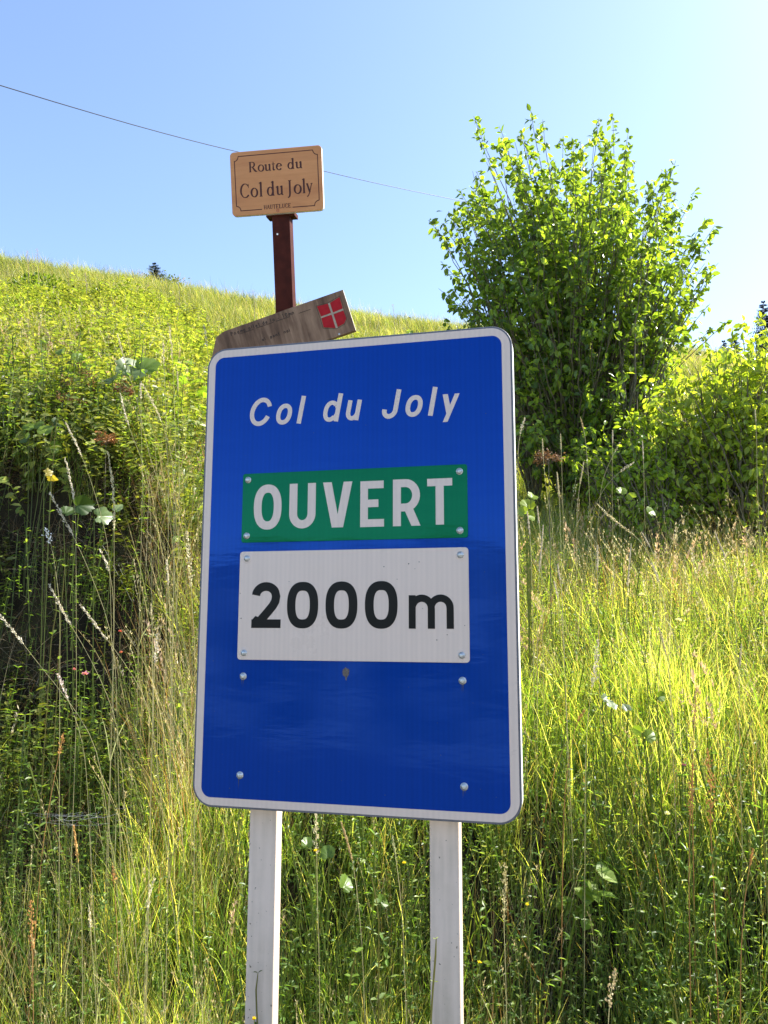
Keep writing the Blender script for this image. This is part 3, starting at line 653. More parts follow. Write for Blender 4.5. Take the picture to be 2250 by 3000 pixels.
def stalk_tuft(n, L, head, col, hcol, rg=rng, rad=.08, lean=.2, curv=(.1, .6), hw=.006, sw=.0016):
    """thin stems with a feathery seed head of small slivers"""
    parts = []
    for i in range(n):
        Ls = rg.uniform(*L); an = rg.uniform(0, 6.28); ln = rg.uniform(0, lean); cv = rg.uniform(*curv)
        b0 = np.array([rg.normal(0, rad), rg.normal(0, rad), 0]); k = 7
        t = np.linspace(0, 1, k); ang = ln + cv * t ** 2
        h = np.cumsum(np.sin(ang)) * Ls / k; z = np.cumsum(np.cos(ang)) * Ls / k; h -= h[0]; z -= z[0]
        P = b0 + np.stack([np.cos(an) * h, np.sin(an) * h, z], -1)
        v = []; sd = np.array([-np.sin(an), np.cos(an), 0]); s2 = np.array([np.cos(an), np.sin(an), 0])
        wv = sw * (1 - .6 * t)
        v = np.stack([P + sd * wv[:, None], P - sd * wv[:, None] * .5 + s2 * wv[:, None], P - sd * wv[:, None] * .5 - s2 * wv[:, None]], 1).reshape(-1, 3)
        f = [(3 * a + q, 3 * a + (q + 1) % 3, 3 * a + 3 + (q + 1) % 3, 3 * a + 3 + q) for a in range(k - 1) for q in range(3)]
        c = np.tile(np.array(col) * rg.uniform(.75, 1.2), (len(v), 1)); parts.append((v, f, c))
        m = int(head * 120); tt = rg.uniform(1 - head / Ls * 1.0, 1, m)
        Q = np.stack([np.interp(tt, t, P[:, q]) for q in range(3)], -1)
        dv = rg.normal(0, 1, (m, 3)); dv[:, 2] = np.abs(dv[:, 2]) + 1.6; dv /= np.linalg.norm(dv, axis=1, keepdims=True)
        ll = rg.uniform(.6, 1.3, m)[:, None] * hw * 2.2; sx = np.cross(dv, rg.normal(0, 1, (m, 3))); sx /= np.linalg.norm(sx, axis=1, keepdims=True)
        Q = Q + np.cross(dv, sx) * rg.uniform(0, hw * .5, (m, 1))
        v = np.stack([Q, Q + dv * ll * .5 + sx * ll * .16, Q + dv * ll, Q + dv * ll * .5 - sx * ll * .16], 1).reshape(-1, 3)
        f = [(4 * a, 4 * a + 1, 4 * a + 2, 4 * a + 3) for a in range(m)]
        parts.append((v, f, np.tile(np.array(hcol) * rg.uniform(.8, 1.2), (len(v), 1))))
    return merge(*parts)

def herb(n, h, lsize, col, rg=rng, rad=.1, npl=16, wide=1.0, whorl=3, lean=.3, stemcol=(.09, .12, .03), droop=.1):
    parts = []
    for i in range(n):
        H = rg.uniform(*h); an = rg.uniform(0, 6.28); ln = rg.uniform(0, lean)
        b0 = np.array([rg.normal(0, rad), rg.normal(0, rad), 0]); t = np.linspace(0, 1, 5)
        P = b0 + np.stack([np.cos(an) * np.sin(ln) * t * H, np.sin(an) * np.sin(ln) * t * H, t * H * np.cos(ln)], -1)
        w_ = .0014; v = np.stack([P + [w_, 0, 0], P + [-w_, w_, 0], P + [0, -w_, 0]], 1).reshape(-1, 3)
        f = [(3 * a + q, 3 * a + (q + 1) % 3, 3 * a + 3 + (q + 1) % 3, 3 * a + 3 + q) for a in range(4) for q in range(3)]
        parts.append((v, f, np.tile(stemcol, (len(v), 1))))
        tt = np.repeat(np.linspace(.2, 1, max(2, npl // whorl)), whorl); m = len(tt)
        Q = np.stack([np.interp(tt, t, P[:, q]) for q in range(3)], -1); aa = rg.uniform(0, 6.28, m)
        d = np.stack([np.cos(aa), np.sin(aa), rg.uniform(-.2, .7, m) - droop], -1)
        parts.append(leaves(Q, (lsize[0], lsize[1]), .75, d, col, .3, rg, 0, wide))
    return merge(*parts)

LIB = {}
def lib(key, parts, mat, name):
    col_ = bpy.data.collections.new('library_' + key)
    for i, (v, f, c) in enumerate(parts):
        o = meshobj('%s_%02d' % (name, i), v, f, mat, col=c, link=False); col_.objects.link(o)
    LIB[key] = (col_, len(parts))

def scatter(name, key, pts, scl, idx=None, tint=None, rot=None, label=None, cat=None):
    """one stuff object: instances of library pieces on its points"""
    n = len(pts); coll, cnt = LIB[key]
    me = bpy.data.meshes.new(name); me.vertices.add(n); me.vertices.foreach_set('co', np.asarray(pts, 'f').ravel())
    def attr(nm, ty, data, fld='value'):
        a = me.attributes.new(nm, ty, 'POINT'); a.data.foreach_set(fld, np.asarray(data).ravel())
    if rot is None:
        rot = np.stack([rng.normal(0, .12, n), rng.normal(0, .12, n), rng.uniform(0, 6.28, n)], -1)
    attr('rot', 'FLOAT_VECTOR', rot.astype('f'), 'vector'); attr('scl', 'FLOAT', np.asarray(scl, 'f'))
    attr('idx', 'INT', (rng.integers(0, cnt, n) if idx is None else idx).astype('i')); attr('tint', 'FLOAT', (np.clip(.2 + .45 * patch(np.asarray(pts)[:, 0], np.asarray(pts)[:, 1], 1.7, 11) + rng.normal(.12, .22, n), 0, 1) if tint is None else tint).astype('f'))
    o = bpy.data.objects.new(name, me); COL.objects.link(o)
    ng = bpy.data.node_groups.new('scatter_' + name, 'GeometryNodeTree')
    ng.interface.new_socket('Geometry', in_out='INPUT', socket_type='NodeSocketGeometry'); ng.interface.new_socket('Geometry', in_out='OUTPUT', socket_type='NodeSocketGeometry')
    gi = ng.nodes.new('NodeGroupInput'); go = ng.nodes.new('NodeGroupOutput')
    ip = ng.nodes.new('GeometryNodeInstanceOnPoints'); ci = ng.nodes.new('GeometryNodeCollectionInfo')
    ci.inputs['Collection'].default_value = coll; ci.inputs['Separate Children'].default_value = True; ci.inputs['Reset Children'].default_value = True
    def na(nm, ty):
        a = ng.nodes.new('GeometryNodeInputNamedAttribute'); a.data_type = ty; a.inputs['Name'].default_value = nm; return a.outputs['Attribute']
    L = ng.links.new
    L(gi.outputs[0], ip.inputs['Points']); L(ci.outputs[0], ip.inputs['Instance']); ip.inputs['Pick Instance'].default_value = True
    L(na('idx', 'INT'), ip.inputs['Instance Index'])
    e2r = ng.nodes.new('FunctionNodeEulerToRotation'); L(na('rot', 'FLOAT_VECTOR'), e2r.inputs[0]); L(e2r.outputs[0], ip.inputs['Rotation'])
    L(na('scl', 'FLOAT'), ip.inputs['Scale']); L(ip.outputs[0], go.inputs[0])
    md = o.modifiers.new('scatter', 'NODES'); md.node_group = ng
    tag(o, kind='stuff', label=label, cat=cat)
    return o

GREEN = [(.1, .165, .035), (.13, .19, .04), (.18, .23, .05), (.06, .11, .025), (.23, .26, .09)]
YGREEN = [(.2, .25, .05), (.26, .3, .07), (.16, .2, .04), (.34, .34, .14)]
STRAW = [(.44, .38, .2), (.52, .47, .3), (.34, .25, .12), (.38, .37, .16)]
RUST = [(.36, .17, .05), (.42, .24, .08)]
r2 = np.random.default_rng(5)
lib('fine', [merge(blades(34, (.16, .5), (.003, .0066), .1, (.05, .95), GREEN + YGREEN, .28, rg=r2), blades(11, (.25, .55), (.0016, .0036), .1, (.05, .7), STRAW, .3, rg=r2), herb(2, (.12, .34), (.01, .02), YGREEN, r2, .08, 12, .7)) for _ in range(6)], M_grass, 'fine_grass_tuft')
lib('broad', [blades(14, (.25, .5), (.004, .008), .05, (.2, 1.1), YGREEN + GREEN[:2], .25, 5, rg=r2) for _ in range(4)], M_grass, 'broad_grass_tuft')
lib('straw', [merge(blades(16, (.35, .75), (.0012, .0028), .08, (.0, .7), STRAW + STRAW + RUST, .3, rg=r2), stalk_tuft(3, (.55, .85), .1, (.42, .38, .16), (.55, .46, .27), r2)) for _ in range(4)], M_dry, 'straw_tuft')
lib('stalk', [stalk_tuft(4, (.6, .95), hd, (.4, .4, .14), hc, r2, hw=hw_) for hd, hc, hw_ in ((.12, (.62, .56, .4), .006), (.16, (.5, .44, .3), .009), (.08, (.62, .55, .35), .005), (.2, (.5, .36, .24), .012))], M_dry, 'seed_stalk_tuft')
lib('clover', [herb(9, (.12, .36), (.008, .019), [(.07, .12, .03), (.1, .17, .035), (.16, .21, .05)], r2, .1, 24, .6) for _ in range(4)], M_herb, 'clover_tuft')
lib('vetch', [herb(8, (.22, .52), (.009, .022), YGREEN + GREEN[:3], r2, .12, 36, .5, 3, .35) for _ in range(5)], M_herb, 'vetch_tangle')
lib('nettle', [herb(6, (.25, .6), (.035, .075), [(.17, .21, .045), (.24, .26, .06), (.11, .15, .03), (.27, .28, .07)], r2, .16, 20, .85, 2) for _ in range(5)], M_hherb, 'nettle_clump')
lib('bigleaf', [herb(3, (.12, .35), (.09, .17), [(.13, .2, .03), (.17, .23, .04)], r2, .12, 6, 1.25, 2, .4) for _ in range(4)], M_herb, 'broad_leaf_clump')
lib('willow', [herb(5, (.5, .9), (.04, .07), [(.2, .24, .04), (.27, .26, .06), (.33, .24, .08)], r2, .16, 40, .45, 3, .15) for _ in range(3)], M_hherb, 'willowherb_clump')
lib('short', [merge(blades(60, (.12, .3), (.004, .009), .22, (.1, 1.2), YGREEN + YGREEN + GREEN[1:3], .5, 2, rg=r2), blades(8, (.2, .35), (.003, .006), .22, (.1, .8), STRAW, .4, 2, rg=r2)) for _ in range(4)], M_hill, 'short_grass_clump')
lib('dead', [blades(30, (.15, .45), (.001, .003), .1, (.8, 2.6), [(.16, .11, .06), (.36, .3, .2), (.07, .09, .03), (.22, .12, .05)], 1.2, 5, rg=r2) for _ in range(4)], M_dry, 'dead_grass_tuft')

def pts_in(y0, y1, dens, fn=None, lim=.66, pad=1.1, rg=rng):
    A = (y1 - y0) * 2 * (lim * (y0 + y1) / 2 + pad); n = int(A * dens)
    y = rg.uniform(y0, y1, n * 2); x = rg.uniform(-1, 1, n * 2) * (lim * y1 + pad); k = np.abs(x) < lim * y + pad; x, y = x[k], y[k]
    if fn is not None:
        p = fn(x, y); q = rg.uniform(0, 1, len(x)) < p; x, y = x[q], y[q]
    return np.stack([x, y, ground(x, y) - .015], -1)
def tt(x, y): return x / np.maximum(y, .5)
def patch(x, y, s=1.0, k=0): return .5 + .5 * np.sin(x * 2.1 * s + k + 1.7 * np.sin(y * 1.3 * s + k)) * np.cos(y * 1.9 * s - x * .7 + 2 * k)
def cut(x, y):  # the bare dark earth face on the left
    return (1 - sstep(-.34, -.2, tt(x, y))) * sstep(3.45, 3.8, y) * (1 - sstep(4.7, 5.0, y))
def darkleft(x, y): return (1 - sstep(-.36, -.27, tt(x, y))) * sstep(2.75, 3.0, y) * (1 - sstep(4.2, 4.4, y))
def nearsign(x, y): return (np.abs(x + .03) < .5) & (y < 2.35)

# near bank: y 2.15 .. 8
P = pts_in(2.15, 4.2, 105, lambda x, y: (1 - .9 * cut(x, y)) * (.3 + .7 * patch(x, y, 1.3, 1)) * np.where(nearsign(x, y), .35, 1) * np.where((y < 3.05) & (tt(x, y) > -.2), .8, 1) * (1 - .6 * darkleft(x, y))); s = rng.uniform(.7, 1.15, len(P)) * (1 - .5 * darkleft(P[:, 0], P[:, 1])) * np.interp(P[:, 1], [2.15, 2.8, 3.5], [.55, .85, 1]); scatter('bank_grass', 'fine', P, s)
P = pts_in(4.2, 9, 60, lambda x, y: (1 - .9 * cut(x, y)) * np.where((tt(x, y) < -.2) & (y > 4.8), .25, 1)); scatter('bank_grass', 'fine', P, rng.uniform(.7, 1.1, len(P)))
P = pts_in(2.2, 6, 8, lambda x, y: (1 - cut(x, y)) * patch(x, y, .8, 3)); scatter('broad_bladed_grass', 'broad', P, rng.uniform(.6, 1.05, len(P)) * np.interp(P[:, 1], [2.2, 3], [.7, 1]))
P = pts_in(2.4, 7.5, 22, lambda x, y: (1 - cut(x, y)) * (1 - .85 * darkleft(x, y)) * np.where((y < 3.0) & (tt(x, y) > -.2), .85, 1) * (.25 + .75 * patch(x, y, .9, 5)) * np.where(nearsign(x, y), .2, 1)); scatter('dry_grass', 'straw', P, rng.uniform(.6, 1.1, len(P)) * np.interp(P[:, 1], [2.5, 3.2], [.7, 1]))
P = pts_in(2.7, 8, 11, lambda x, y: (1 - cut(x, y)) * np.interp(y, [2.7, 3.2, 3.4, 6, 8], [.3, .5, 1, 1, .4]) * (1 - .9 * darkleft(x, y)) * (.3 + .7 * patch(x, y, .7, 2))); scatter('seeding_grass', 'stalk', P, rng.uniform(.6, 1.0, len(P)))
P = pts_in(2.15, 5, 42, lambda x, y: (1 - .3 * cut(x, y)) * (.3 + .7 * patch(x, y, 1.4, 7))); scatter('clover_cover', 'clover', P, rng.uniform(.7, 1.3, len(P)))
P = pts_in(3.1, 5.0, 85, lambda x, y: np.maximum(cut(x, y), darkleft(x, y))); scatter('dead_grass_on_earth_face', 'dead', P, rng.uniform(.6, 1.1, len(P)), rot=np.stack([rng.normal(.9, .3, len(P)), rng.normal(0, .3, len(P)), rng.uniform(-.6, .6, len(P))], -1))
P = pts_in(3.1, 5.0, 45, lambda x, y: np.maximum(cut(x, y), darkleft(x, y)) * patch(x, y, 2.2, 5)); scatter('herbs_on_earth_face', 'clover', P, rng.uniform(.8, 1.8, len(P)))
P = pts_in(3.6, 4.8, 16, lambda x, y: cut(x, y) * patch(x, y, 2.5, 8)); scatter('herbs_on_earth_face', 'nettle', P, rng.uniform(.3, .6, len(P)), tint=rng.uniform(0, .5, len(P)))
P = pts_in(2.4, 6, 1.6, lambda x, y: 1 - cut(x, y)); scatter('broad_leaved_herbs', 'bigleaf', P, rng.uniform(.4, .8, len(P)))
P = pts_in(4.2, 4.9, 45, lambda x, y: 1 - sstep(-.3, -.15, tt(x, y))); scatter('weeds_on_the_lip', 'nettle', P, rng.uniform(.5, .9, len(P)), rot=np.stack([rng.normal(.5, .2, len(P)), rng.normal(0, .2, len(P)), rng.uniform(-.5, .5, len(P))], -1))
P = pts_in(3.3, 4.5, 34, lambda x, y: np.maximum(cut(x, y), darkleft(x, y)) * (.4 + .6 * patch(x, y, 1.8, 3))); scatter('shade_tinted_weeds', 'nettle', P, rng.uniform(.35, .75, len(P)), tint=rng.uniform(0, .3, len(P)))  # low tint puts the bank's shade into the leaf colour
P = pts_in(2.6, 3.15, 30, lambda x, y: sstep(-.2, -.05, tt(x, y))); scatter('shade_tinted_weeds', 'clover', P, rng.uniform(.9, 1.8, len(P)), tint=rng.uniform(0, .5, len(P)))  # tint lowered here too, shade of the steep face worked into the colour
P = pts_in(4.2, 5.4, 16, lambda x, y: sstep(.12, .22, tt(x, y))); scatter('dry_grass', 'straw', P, rng.uniform(.7, 1.1, len(P)))
P = pts_in(4.0, 5.2, 9, lambda x, y: sstep(.12, .2, tt(x, y))); scatter('seeding_grass', 'stalk', P, rng.uniform(.7, 1.05, len(P)))
P = pts_in(2.9, 4.3, 42, lambda x, y: sstep(-.33, -.29, tt(x, y)) * (1 - sstep(-.23, -.2, tt(x, y)))); scatter('dry_grass', 'straw', P, rng.uniform(.9, 1.25, len(P)))
P = pts_in(2.9, 4.0, 14, lambda x, y: sstep(-.32, -.28, tt(x, y)) * (1 - sstep(-.23, -.2, tt(x, y)))); scatter('seeding_grass', 'stalk', P, rng.uniform(.8, 1.15, len(P)))
P = pts_in(2.15, 3.2, 22, lambda x, y: patch(x, y, 1.6, 4)); scatter('dry_grass', 'straw', P, rng.uniform(.45, .8, len(P)))
P = pts_in(2.5, 6.5, 20, lambda x, y: (1 - cut(x, y)) * (1 - darkleft(x, y)) * (.25 + .75 * patch(x, y, 1.5, 6))); scatter('vetch_and_weeds', 'vetch', P, rng.uniform(.7, 1.15, len(P)) * np.interp(P[:, 1], [2.5, 3.1], [.6, 1]))
# left slope above the cut and the hillside
LEFT = lambda x, y: (1 - sstep(-.15, .1, tt(x, y)))
P = pts_in(4.75, 8.5, 26, LEFT); scatter('hillside_herbs', 'nettle', P, rng.uniform(.6, 1.0, len(P)))
P = pts_in(8, 17, 17, lambda x, y: LEFT(x, y) * (.15 + .85 * patch(x, y, .8, 1) ** 1.5) * (1 - .85 * sstep(10, 15, y + x * .5))); scatter('hillside_herbs', 'nettle', P, rng.uniform(.7, 1.1, len(P)))
P = pts_in(5, 14, 2.2, lambda x, y: LEFT(x, y) * patch(x, y, .5, 4)); scatter('willowherb', 'willow', P, rng.uniform(.35, .6, len(P)))
P = pts_in(4.8, 9, 2.0, LEFT); scatter('broad_leaved_herbs', 'bigleaf', P, rng.uniform(.6, 1.2, len(P)))
P = pts_in(7.5, 14, 14); scatter('hillside_grass', 'short', P, rng.uniform(.9, 1.5, len(P)))
P = pts_in(14, 27, 13, lim=.58); scatter('hillside_grass', 'short', P, rng.uniform(1.0, 1.8, len(P)))
P = pts_in(6, 22, 1.0, lambda x, y: patch(x, y, .4, 9)); scatter('seeding_grass', 'stalk', P, rng.uniform(.7, 1.0, len(P)))

# ------------------------------------------------------------------ shrubs with real leaves
def inside(poly, px, py):
    c = np.zeros(len(px), bool); n = len(poly); j = n - 1
    for i in range(n):
        xi, yi = poly[i]; xj, yj = poly[j]
        k = ((yi > py) != (yj > py)) & (px < (xj - xi) * (py - yi) / (yj - yi + 1e-9) + xi); c ^= k; j = i
    return c
def shrub(name, label, cat, poly, Y, dep, base, nshoot, spikes, lsize, cols, npart, seed, per=60, group=None, lens=.55, basespread=.35):
    rg = np.random.default_rng(seed); bx, by = base; bz = float(ground(bx, by))
    root = empty(name, label, cat, (bx, by, bz), group=group); O = np.array([bx, by, bz])
    pl_ = np.array(poly, float); tips = []
    while len(tips) < nshoot:
        px, py = rg.uniform(pl_[:, 0].min(), pl_[:, 0].max(), 400), rg.uniform(pl_[:, 1].min(), pl_[:, 1].max(), 400)
        k = inside(poly, px, py)
        for a, c in zip(px[k], py[k]):
            cx = pl_[:, 0].mean(); dd = dep * math.sqrt(max(.05, 1 - ((a - cx) / (np.ptp(pl_[:, 0]) * .55)) ** 2))
            tips.append((a, c, Y + dd * (1 - 2 * rg.uniform(0, 1) ** .75)))
    tips = tips[:nshoot] + [(a, c, Y + rg.uniform(-dep * .4, dep * .4)) for a, c in spikes]
    LP, LD, tb = [], [], Buf()
    stems = [np.array([rg.normal(0, basespread), rg.normal(0, basespread * .6), 0]) for _ in range(9)]
    for i, (a, c, yy) in enumerate(tips):
        T = np.array(at(a, c, yy)) - O
        g_ = float(ground(T[0] + O[0], T[1] + O[1])) - O[2]
        if T[2] < g_ + .1: T[2] = g_ + .1
        B = min(stems, key=lambda q: abs(q[0] - T[0] * .25) + rg.uniform(0, .25)).copy()
        B[2] = float(ground(B[0] + O[0], B[1] + O[1])) - O[2] - .05
        M = B + (T - B) * .5 + np.array([-(T[0] - B[0]) * .2, 0, (T[2] - B[2]) * .16])
        t = np.linspace(0, 1, 12)[:, None]; C_ = (1 - t) ** 2 * B + 2 * t * (1 - t) * M + t ** 2 * T
        C_[1:-1] += rg.normal(0, .012, (10, 3))
        Ls = np.linalg.norm(np.diff(C_, axis=0), axis=1).sum()
        tube(tb, C_, list(np.linspace(.011 if Ls > 1.5 else .007, .0015, 12)), 4, None, False)
        n = int(per * min(1.6, Ls / 2)) if i < nshoot else 24
        span = min(.8, lens / max(Ls, .3) * 1.5) if i < nshoot else min(.6, .45 / Ls)
        tl = 1 - span * rg.uniform(0, 1, n) ** 1.1
        Q = np.stack([np.interp(tl, t[:, 0], C_[:, k]) for k in range(3)], -1)
        sp = .16 if i < nshoot else .035
        off = rg.normal(0, 1, (n, 3)); off /= np.linalg.norm(off, axis=1, keepdims=True); off *= rg.uniform(.1, 1, (n, 1)) * sp * (.25 + 1.2 * (1 - tl[:, None]) / span)
        # side twigs carrying groups of leaves
        for j in range(0, n - 5 if i < nshoot else 0, 5):
            off[j:j + 5] = off[j] * np.linspace(.3, 1, 5)[:, None] + rg.normal(0, .014, (5, 3)); Q[j:j + 5] = Q[j]
            if j % 10 == 0: tube(tb, [Q[j], Q[j] + off[j + 4]], [.0022, .001], 3, None, False)
        LP.append(Q + off); d = off / (np.linalg.norm(off, axis=1, keepdims=True) + 1e-6) + rg.normal(0, .6, (n, 3)); d[:, 2] -= .5; LD.append(d)
    LP = np.concatenate(LP); LD = np.concatenate(LD)
    gz = ground(LP[:, 0] + O[0], LP[:, 1] + O[1]) - O[2]; k = LP[:, 2] > gz + .02; LP, LD = LP[k], LD[k]
    tb.obj('branches', M_bark, root)
    v, f, c = leaves(LP, lsize, .45, LD, cols, .28, rg, wide=.95)
    # the leaves that show largest are parts of their own
    dist = np.linalg.norm(LP + O - np.array(CAMP), axis=1)
    w_ = LP + O - np.array(CAMP); cm = w_ @ WM; u = cm[:, 0] / cm[:, 2] * F + 1125; q = cm[:, 1] / cm[:, 2] * F + 1500
    vis = (u > 1240) & (u < 2250) & ~((u < 1515) & (q > 940))
    order = np.argsort(dist + (~vis) * 100)[:npart]; K = len(LEAF); keep = np.ones(len(LP), bool); keep[order] = False
    vv = v.reshape(-1, K, 3); cc = c.reshape(-1, K, 3)
    lf = [tuple(dict.fromkeys(x_)) for x_ in LEAF_F.tolist()]
    shared = {}
    for i in order:
        # share one mesh per colour class; place by fitting the leaf's own frame
        P0 = LP[i]; V = vv[i] - P0; s_ = np.linalg.norm(V[3]) / np.linalg.norm(LEAF[3])
        y_ = V[3] - V[3] * 0; xax = V[1] - V[5]; xax /= np.linalg.norm(xax)
        yv = V[7] * 1.0; 
        # exact frame from known template: solve 3x3
        A_ = np.stack([LEAF[1], LEAF[3], LEAF[7]], 1); Bm = np.stack([V[1], V[3], V[7]], 1); Mx = Bm @ np.linalg.inv(A_)
        ck = int(i) % 12
        if ck not in shared:
            me = bpy.data.meshes.new('leaf'); me.from_pydata(LEAF.tolist(), [], lf); me.materials.append(M_leafb)
            a_ = me.color_attributes.new('col', 'FLOAT_COLOR', 'POINT'); ca = np.ones((K, 4), 'f'); ca[:, :3] = cc[i]; a_.data.foreach_set('color', ca.ravel()); shared[ck] = me
        o = bpy.data.objects.new('leaf', shared[ck]); COL.objects.link(o); o.parent = root
        m4 = Matrix([[*Mx[r], P0[r]] for r in range(3)] + [[0, 0, 0, 1]]); o.matrix_local = m4
    idx = np.repeat(keep, K); nv = vv[keep].reshape(-1, 3); nc = cc[keep].reshape(-1, 3)
    nf = [tuple(x_ + i * K for x_ in q) for i in range(int(keep.sum())) for q in lf]
    fo = meshobj('foliage', nv, nf, M_leafb, root, col=nc); fo['kind'] = 'stuff'
    return root
HAZEL = [(.075, .12, .025), (.11, .165, .03), (.15, .205, .035), (.05, .085, .02)]
poly1 = [(1290, 650), (1350, 560), (1395, 460), (1470, 410), (1560, 420), (1620, 440), (1700, 400), (1780, 370), (1860, 410), (1930, 460), (2000, 540), (2040, 640), (2075, 740), (2080, 840), (2010, 920), (2040, 980), (2020, 1060), (2000, 1200), (1900, 1330), (1700, 1360), (1480, 1340), (1420, 1100), (1340, 1000), (1320, 900), (1290, 840), (1340, 760)]
spk1 = [(1388, 340), (1400, 400), (1462, 370), (1555, 325), (1590, 350), (1530, 390), (1650, 400), (1755, 345), (1795, 340), (1840, 390), (1255, 645), (1275, 665), (1345, 555), (1330, 600), (1295, 770), (1285, 845), (1300, 930), (1980, 470), (2035, 560), (1975, 560), (2075, 640), (2095, 660), (2105, 770), (2085, 790), (2090, 700), (2045, 860), (2080, 890), (2130, 945), (2090, 960)]
b1 = at(1700, 1420, 6.3)
shrub('tall_shrub', 'tall many-stemmed green shrub standing against the sky right of the blue sign', 'shrub', poly1, 6.3, .95, (b1.x, 6.3), 560, spk1, (.034, .074), HAZEL, 300, 21, per=44, lens=.85)
poly2 = [(1890, 1120), (1960, 1060), (2040, 1040), (2110, 1010), (2180, 1000), (2260, 960), (2330, 940), (2420, 1000), (2420, 1480), (2200, 1480), (2000, 1440), (1850, 1400)]
b2 = at(2150, 1400, 5.6)
shrub('low_shrub', 'lower yellow-green shrub at the right edge below the tall one', 'shrub', poly2, 5.7, .6, (b2.x, 5.7), 330, [(2145, 960), (2180, 940), (2230, 930), (2080, 1020)], (.04, .07), [(.15, .2, .035), (.2, .24, .045), (.12, .17, .03)], 150, 22, per=46, lens=.6)
poly3 = [(1740, 1290), (1790, 1230), (1900, 1200), (2000, 1240), (2080, 1310), (2060, 1460), (1900, 1460), (1700, 1410), (1640, 1380), (1660, 1300)]
b3 = at(1900, 1420, 5.5)
shrub('leafy_bush', 'small dark-based leafy bush in front of the foot of the tall shrub', 'bush', poly3, 5.6, .35, (b3.x, 5.6), 170, [], (.035, .06), [(.12, .18, .03), (.16, .22, .035)], 60, 23, per=40, lens=.5)
poly4 = [(1200, 985), (1230, 955), (1290, 950), (1350, 955), (1400, 1000), (1400, 1100), (1250, 1100)]
b4 = at(1310, 1200, 6.9)
shrub('creeping_shrub', 'dark leafy shrub tips showing just over the top edge of the blue sign', 'shrub', poly4, 6.9, .3, (b4.x, 6.9), 26, [(1190, 970)], (.05, .075), HAZEL, 20, 24, per=36, lens=.4)
# small bushes growing on the slope
for i, (px, py, Y, r_, lb) in enumerate(((60, 905, 11, .3, 'low leafy bush on the slope at the left edge under the skyline'), (210, 960, 9.5, .22, 'small leafy bush in the middle of the left slope'), (420, 900, 12, .26, 'low bush on the slope below the skyline spruce'), (545, 950, 10, .2, 'small bush on the slope close to the carved board'), (30, 1020, 7.5, .25, 'leafy bush at the left edge above the dark bank'), (480, 1010, 7.5, .2, 'leafy bush on the slope left of the sign corner'))):
    c_ = at(px, py, Y); gz = float(ground(c_.x, Y)) + .1; root = empty('slope_bush', lb, 'bush', (c_.x, Y, gz)); n = 420
    d = rng.normal(0, 1, (n, 3)); d /= np.linalg.norm(d, axis=1, keepdims=True); d[:, 2] = np.abs(d[:, 2]); Q = d * rng.uniform(.5, 1.25, (n, 1)) * np.array([r_ * 1.3, r_, r_ * .8])
    v, f, c = leaves(Q, (.035, .07), .4, d, [(.06, .1, .02), (.09, .14, .025), (.14, .18, .03)], .3); fo = meshobj('foliage', v, f, M_leafb, root, col=c); fo['kind'] = 'stuff'
    tb = Buf()
    for k in range(7): tube(tb, [(0, 0, -.15), tuple(Q[k * 20] * .9)], [.008, .002], 4)
    tb.obj('branches', M_bark, root)
# round dark bushes on the hillside
for i, (px, py, Y, r_, lb) in enumerate(((313, 846, 15, .42, 'dark round bush on the sunlit slope, nearer the brown pole'), (125, 792, 17, .75, 'dark low bush just under the skyline at the left edge'))):
    c_ = at(px, py, Y); gz = float(ground(c_.x, Y)) + .12; root = empty('hillside_bush', lb, 'bush', (c_.x, Y, gz))
    n = 900; d = rng.normal(0, 1, (n, 3)); d /= np.linalg.norm(d, axis=1, keepdims=True); d[:, 2] = np.abs(d[:, 2]); Q = d * rng.uniform(.5, 1.1, (n, 1)) ** .7 * np.array([r_, r_ * .8, r_ * .75])
    v, f, c = leaves(Q, (.05, .1), .3, d, [(.05, .08, .015), (.07, .1, .02)], .3); fo = meshobj('foliage', v, f, M_leafb, root, col=c); fo['kind'] = 'stuff'
    tb = Buf()
    for k in range(9): tube(tb, [(0, 0, -.1), tuple(Q[k * 20] * .9)], [.012, .003], 4)
    tb.obj('branches', M_bark, root)

# ------------------------------------------------------------------ spruces beyond the crest
def spruce(px, pytop, Y, H, label, seed, wid=.3, group=None):
    rg = np.random.default_rng(seed); top = at(px, pytop, Y); z0 = top.z - H
    root = empty('spruce_tree', label, 'tree', (top.x, Y, z0), group=group)
    tb = Buf(); tube(tb, [(0, 0, -.5), (0, 0, H)], [.05 * H / 3 + .02, .01], 6); tb.obj('trunk', M_bark, root)
    V, F_ = [], []
    for k in range(int(60 * max(1, H / 3))):
        t = 1 - (k / (60 * max(1, H / 3))) ** .8; z = H * (.12 + .88 * t); 
        for j in range(5):
            a = rg.uniform(0, 6.28); L_ = (H * wid * (1 - t) ** .8 + .06) * rg.uniform(.7, 1.15); dz = L_ * rg.uniform(-.35, .12)
            for m in range(6):
                u = (m + 1) / 6; c_ = np.array([math.cos(a) * L_ * u, math.sin(a) * L_ * u, z + dz * u + .12 * L_ * u * u])
                sd_ = np.array([-math.sin(a), math.cos(a), 0]); wd_ = L_ * .22 * (1.15 - u) + .02; fw = np.array([math.cos(a), math.sin(a), 0]) * wd_
                for s_ in (-1, 1):
                    n0 = len(V); V += [c_ - fw * .2, c_ + fw * .5 + sd_ * s_ * wd_ + [0, 0, -wd_ * .35], c_ + fw * .35]; F_.append((n0, n0 + 1, n0 + 2))
                n0 = len(V); V += [c_ + [0, 0, -.05], c_ + fw * .6, c_ + [0, 0, .05]]; F_.append((n0, n0 + 1, n0 + 2))
    fo = meshobj('needles', np.array(V), F_, M_needle, root); fo['kind'] = 'stuff'
spruce(452, 772, 28, 3.0, 'small dark spruce top on the skyline left of the brown pole', 1, .5)
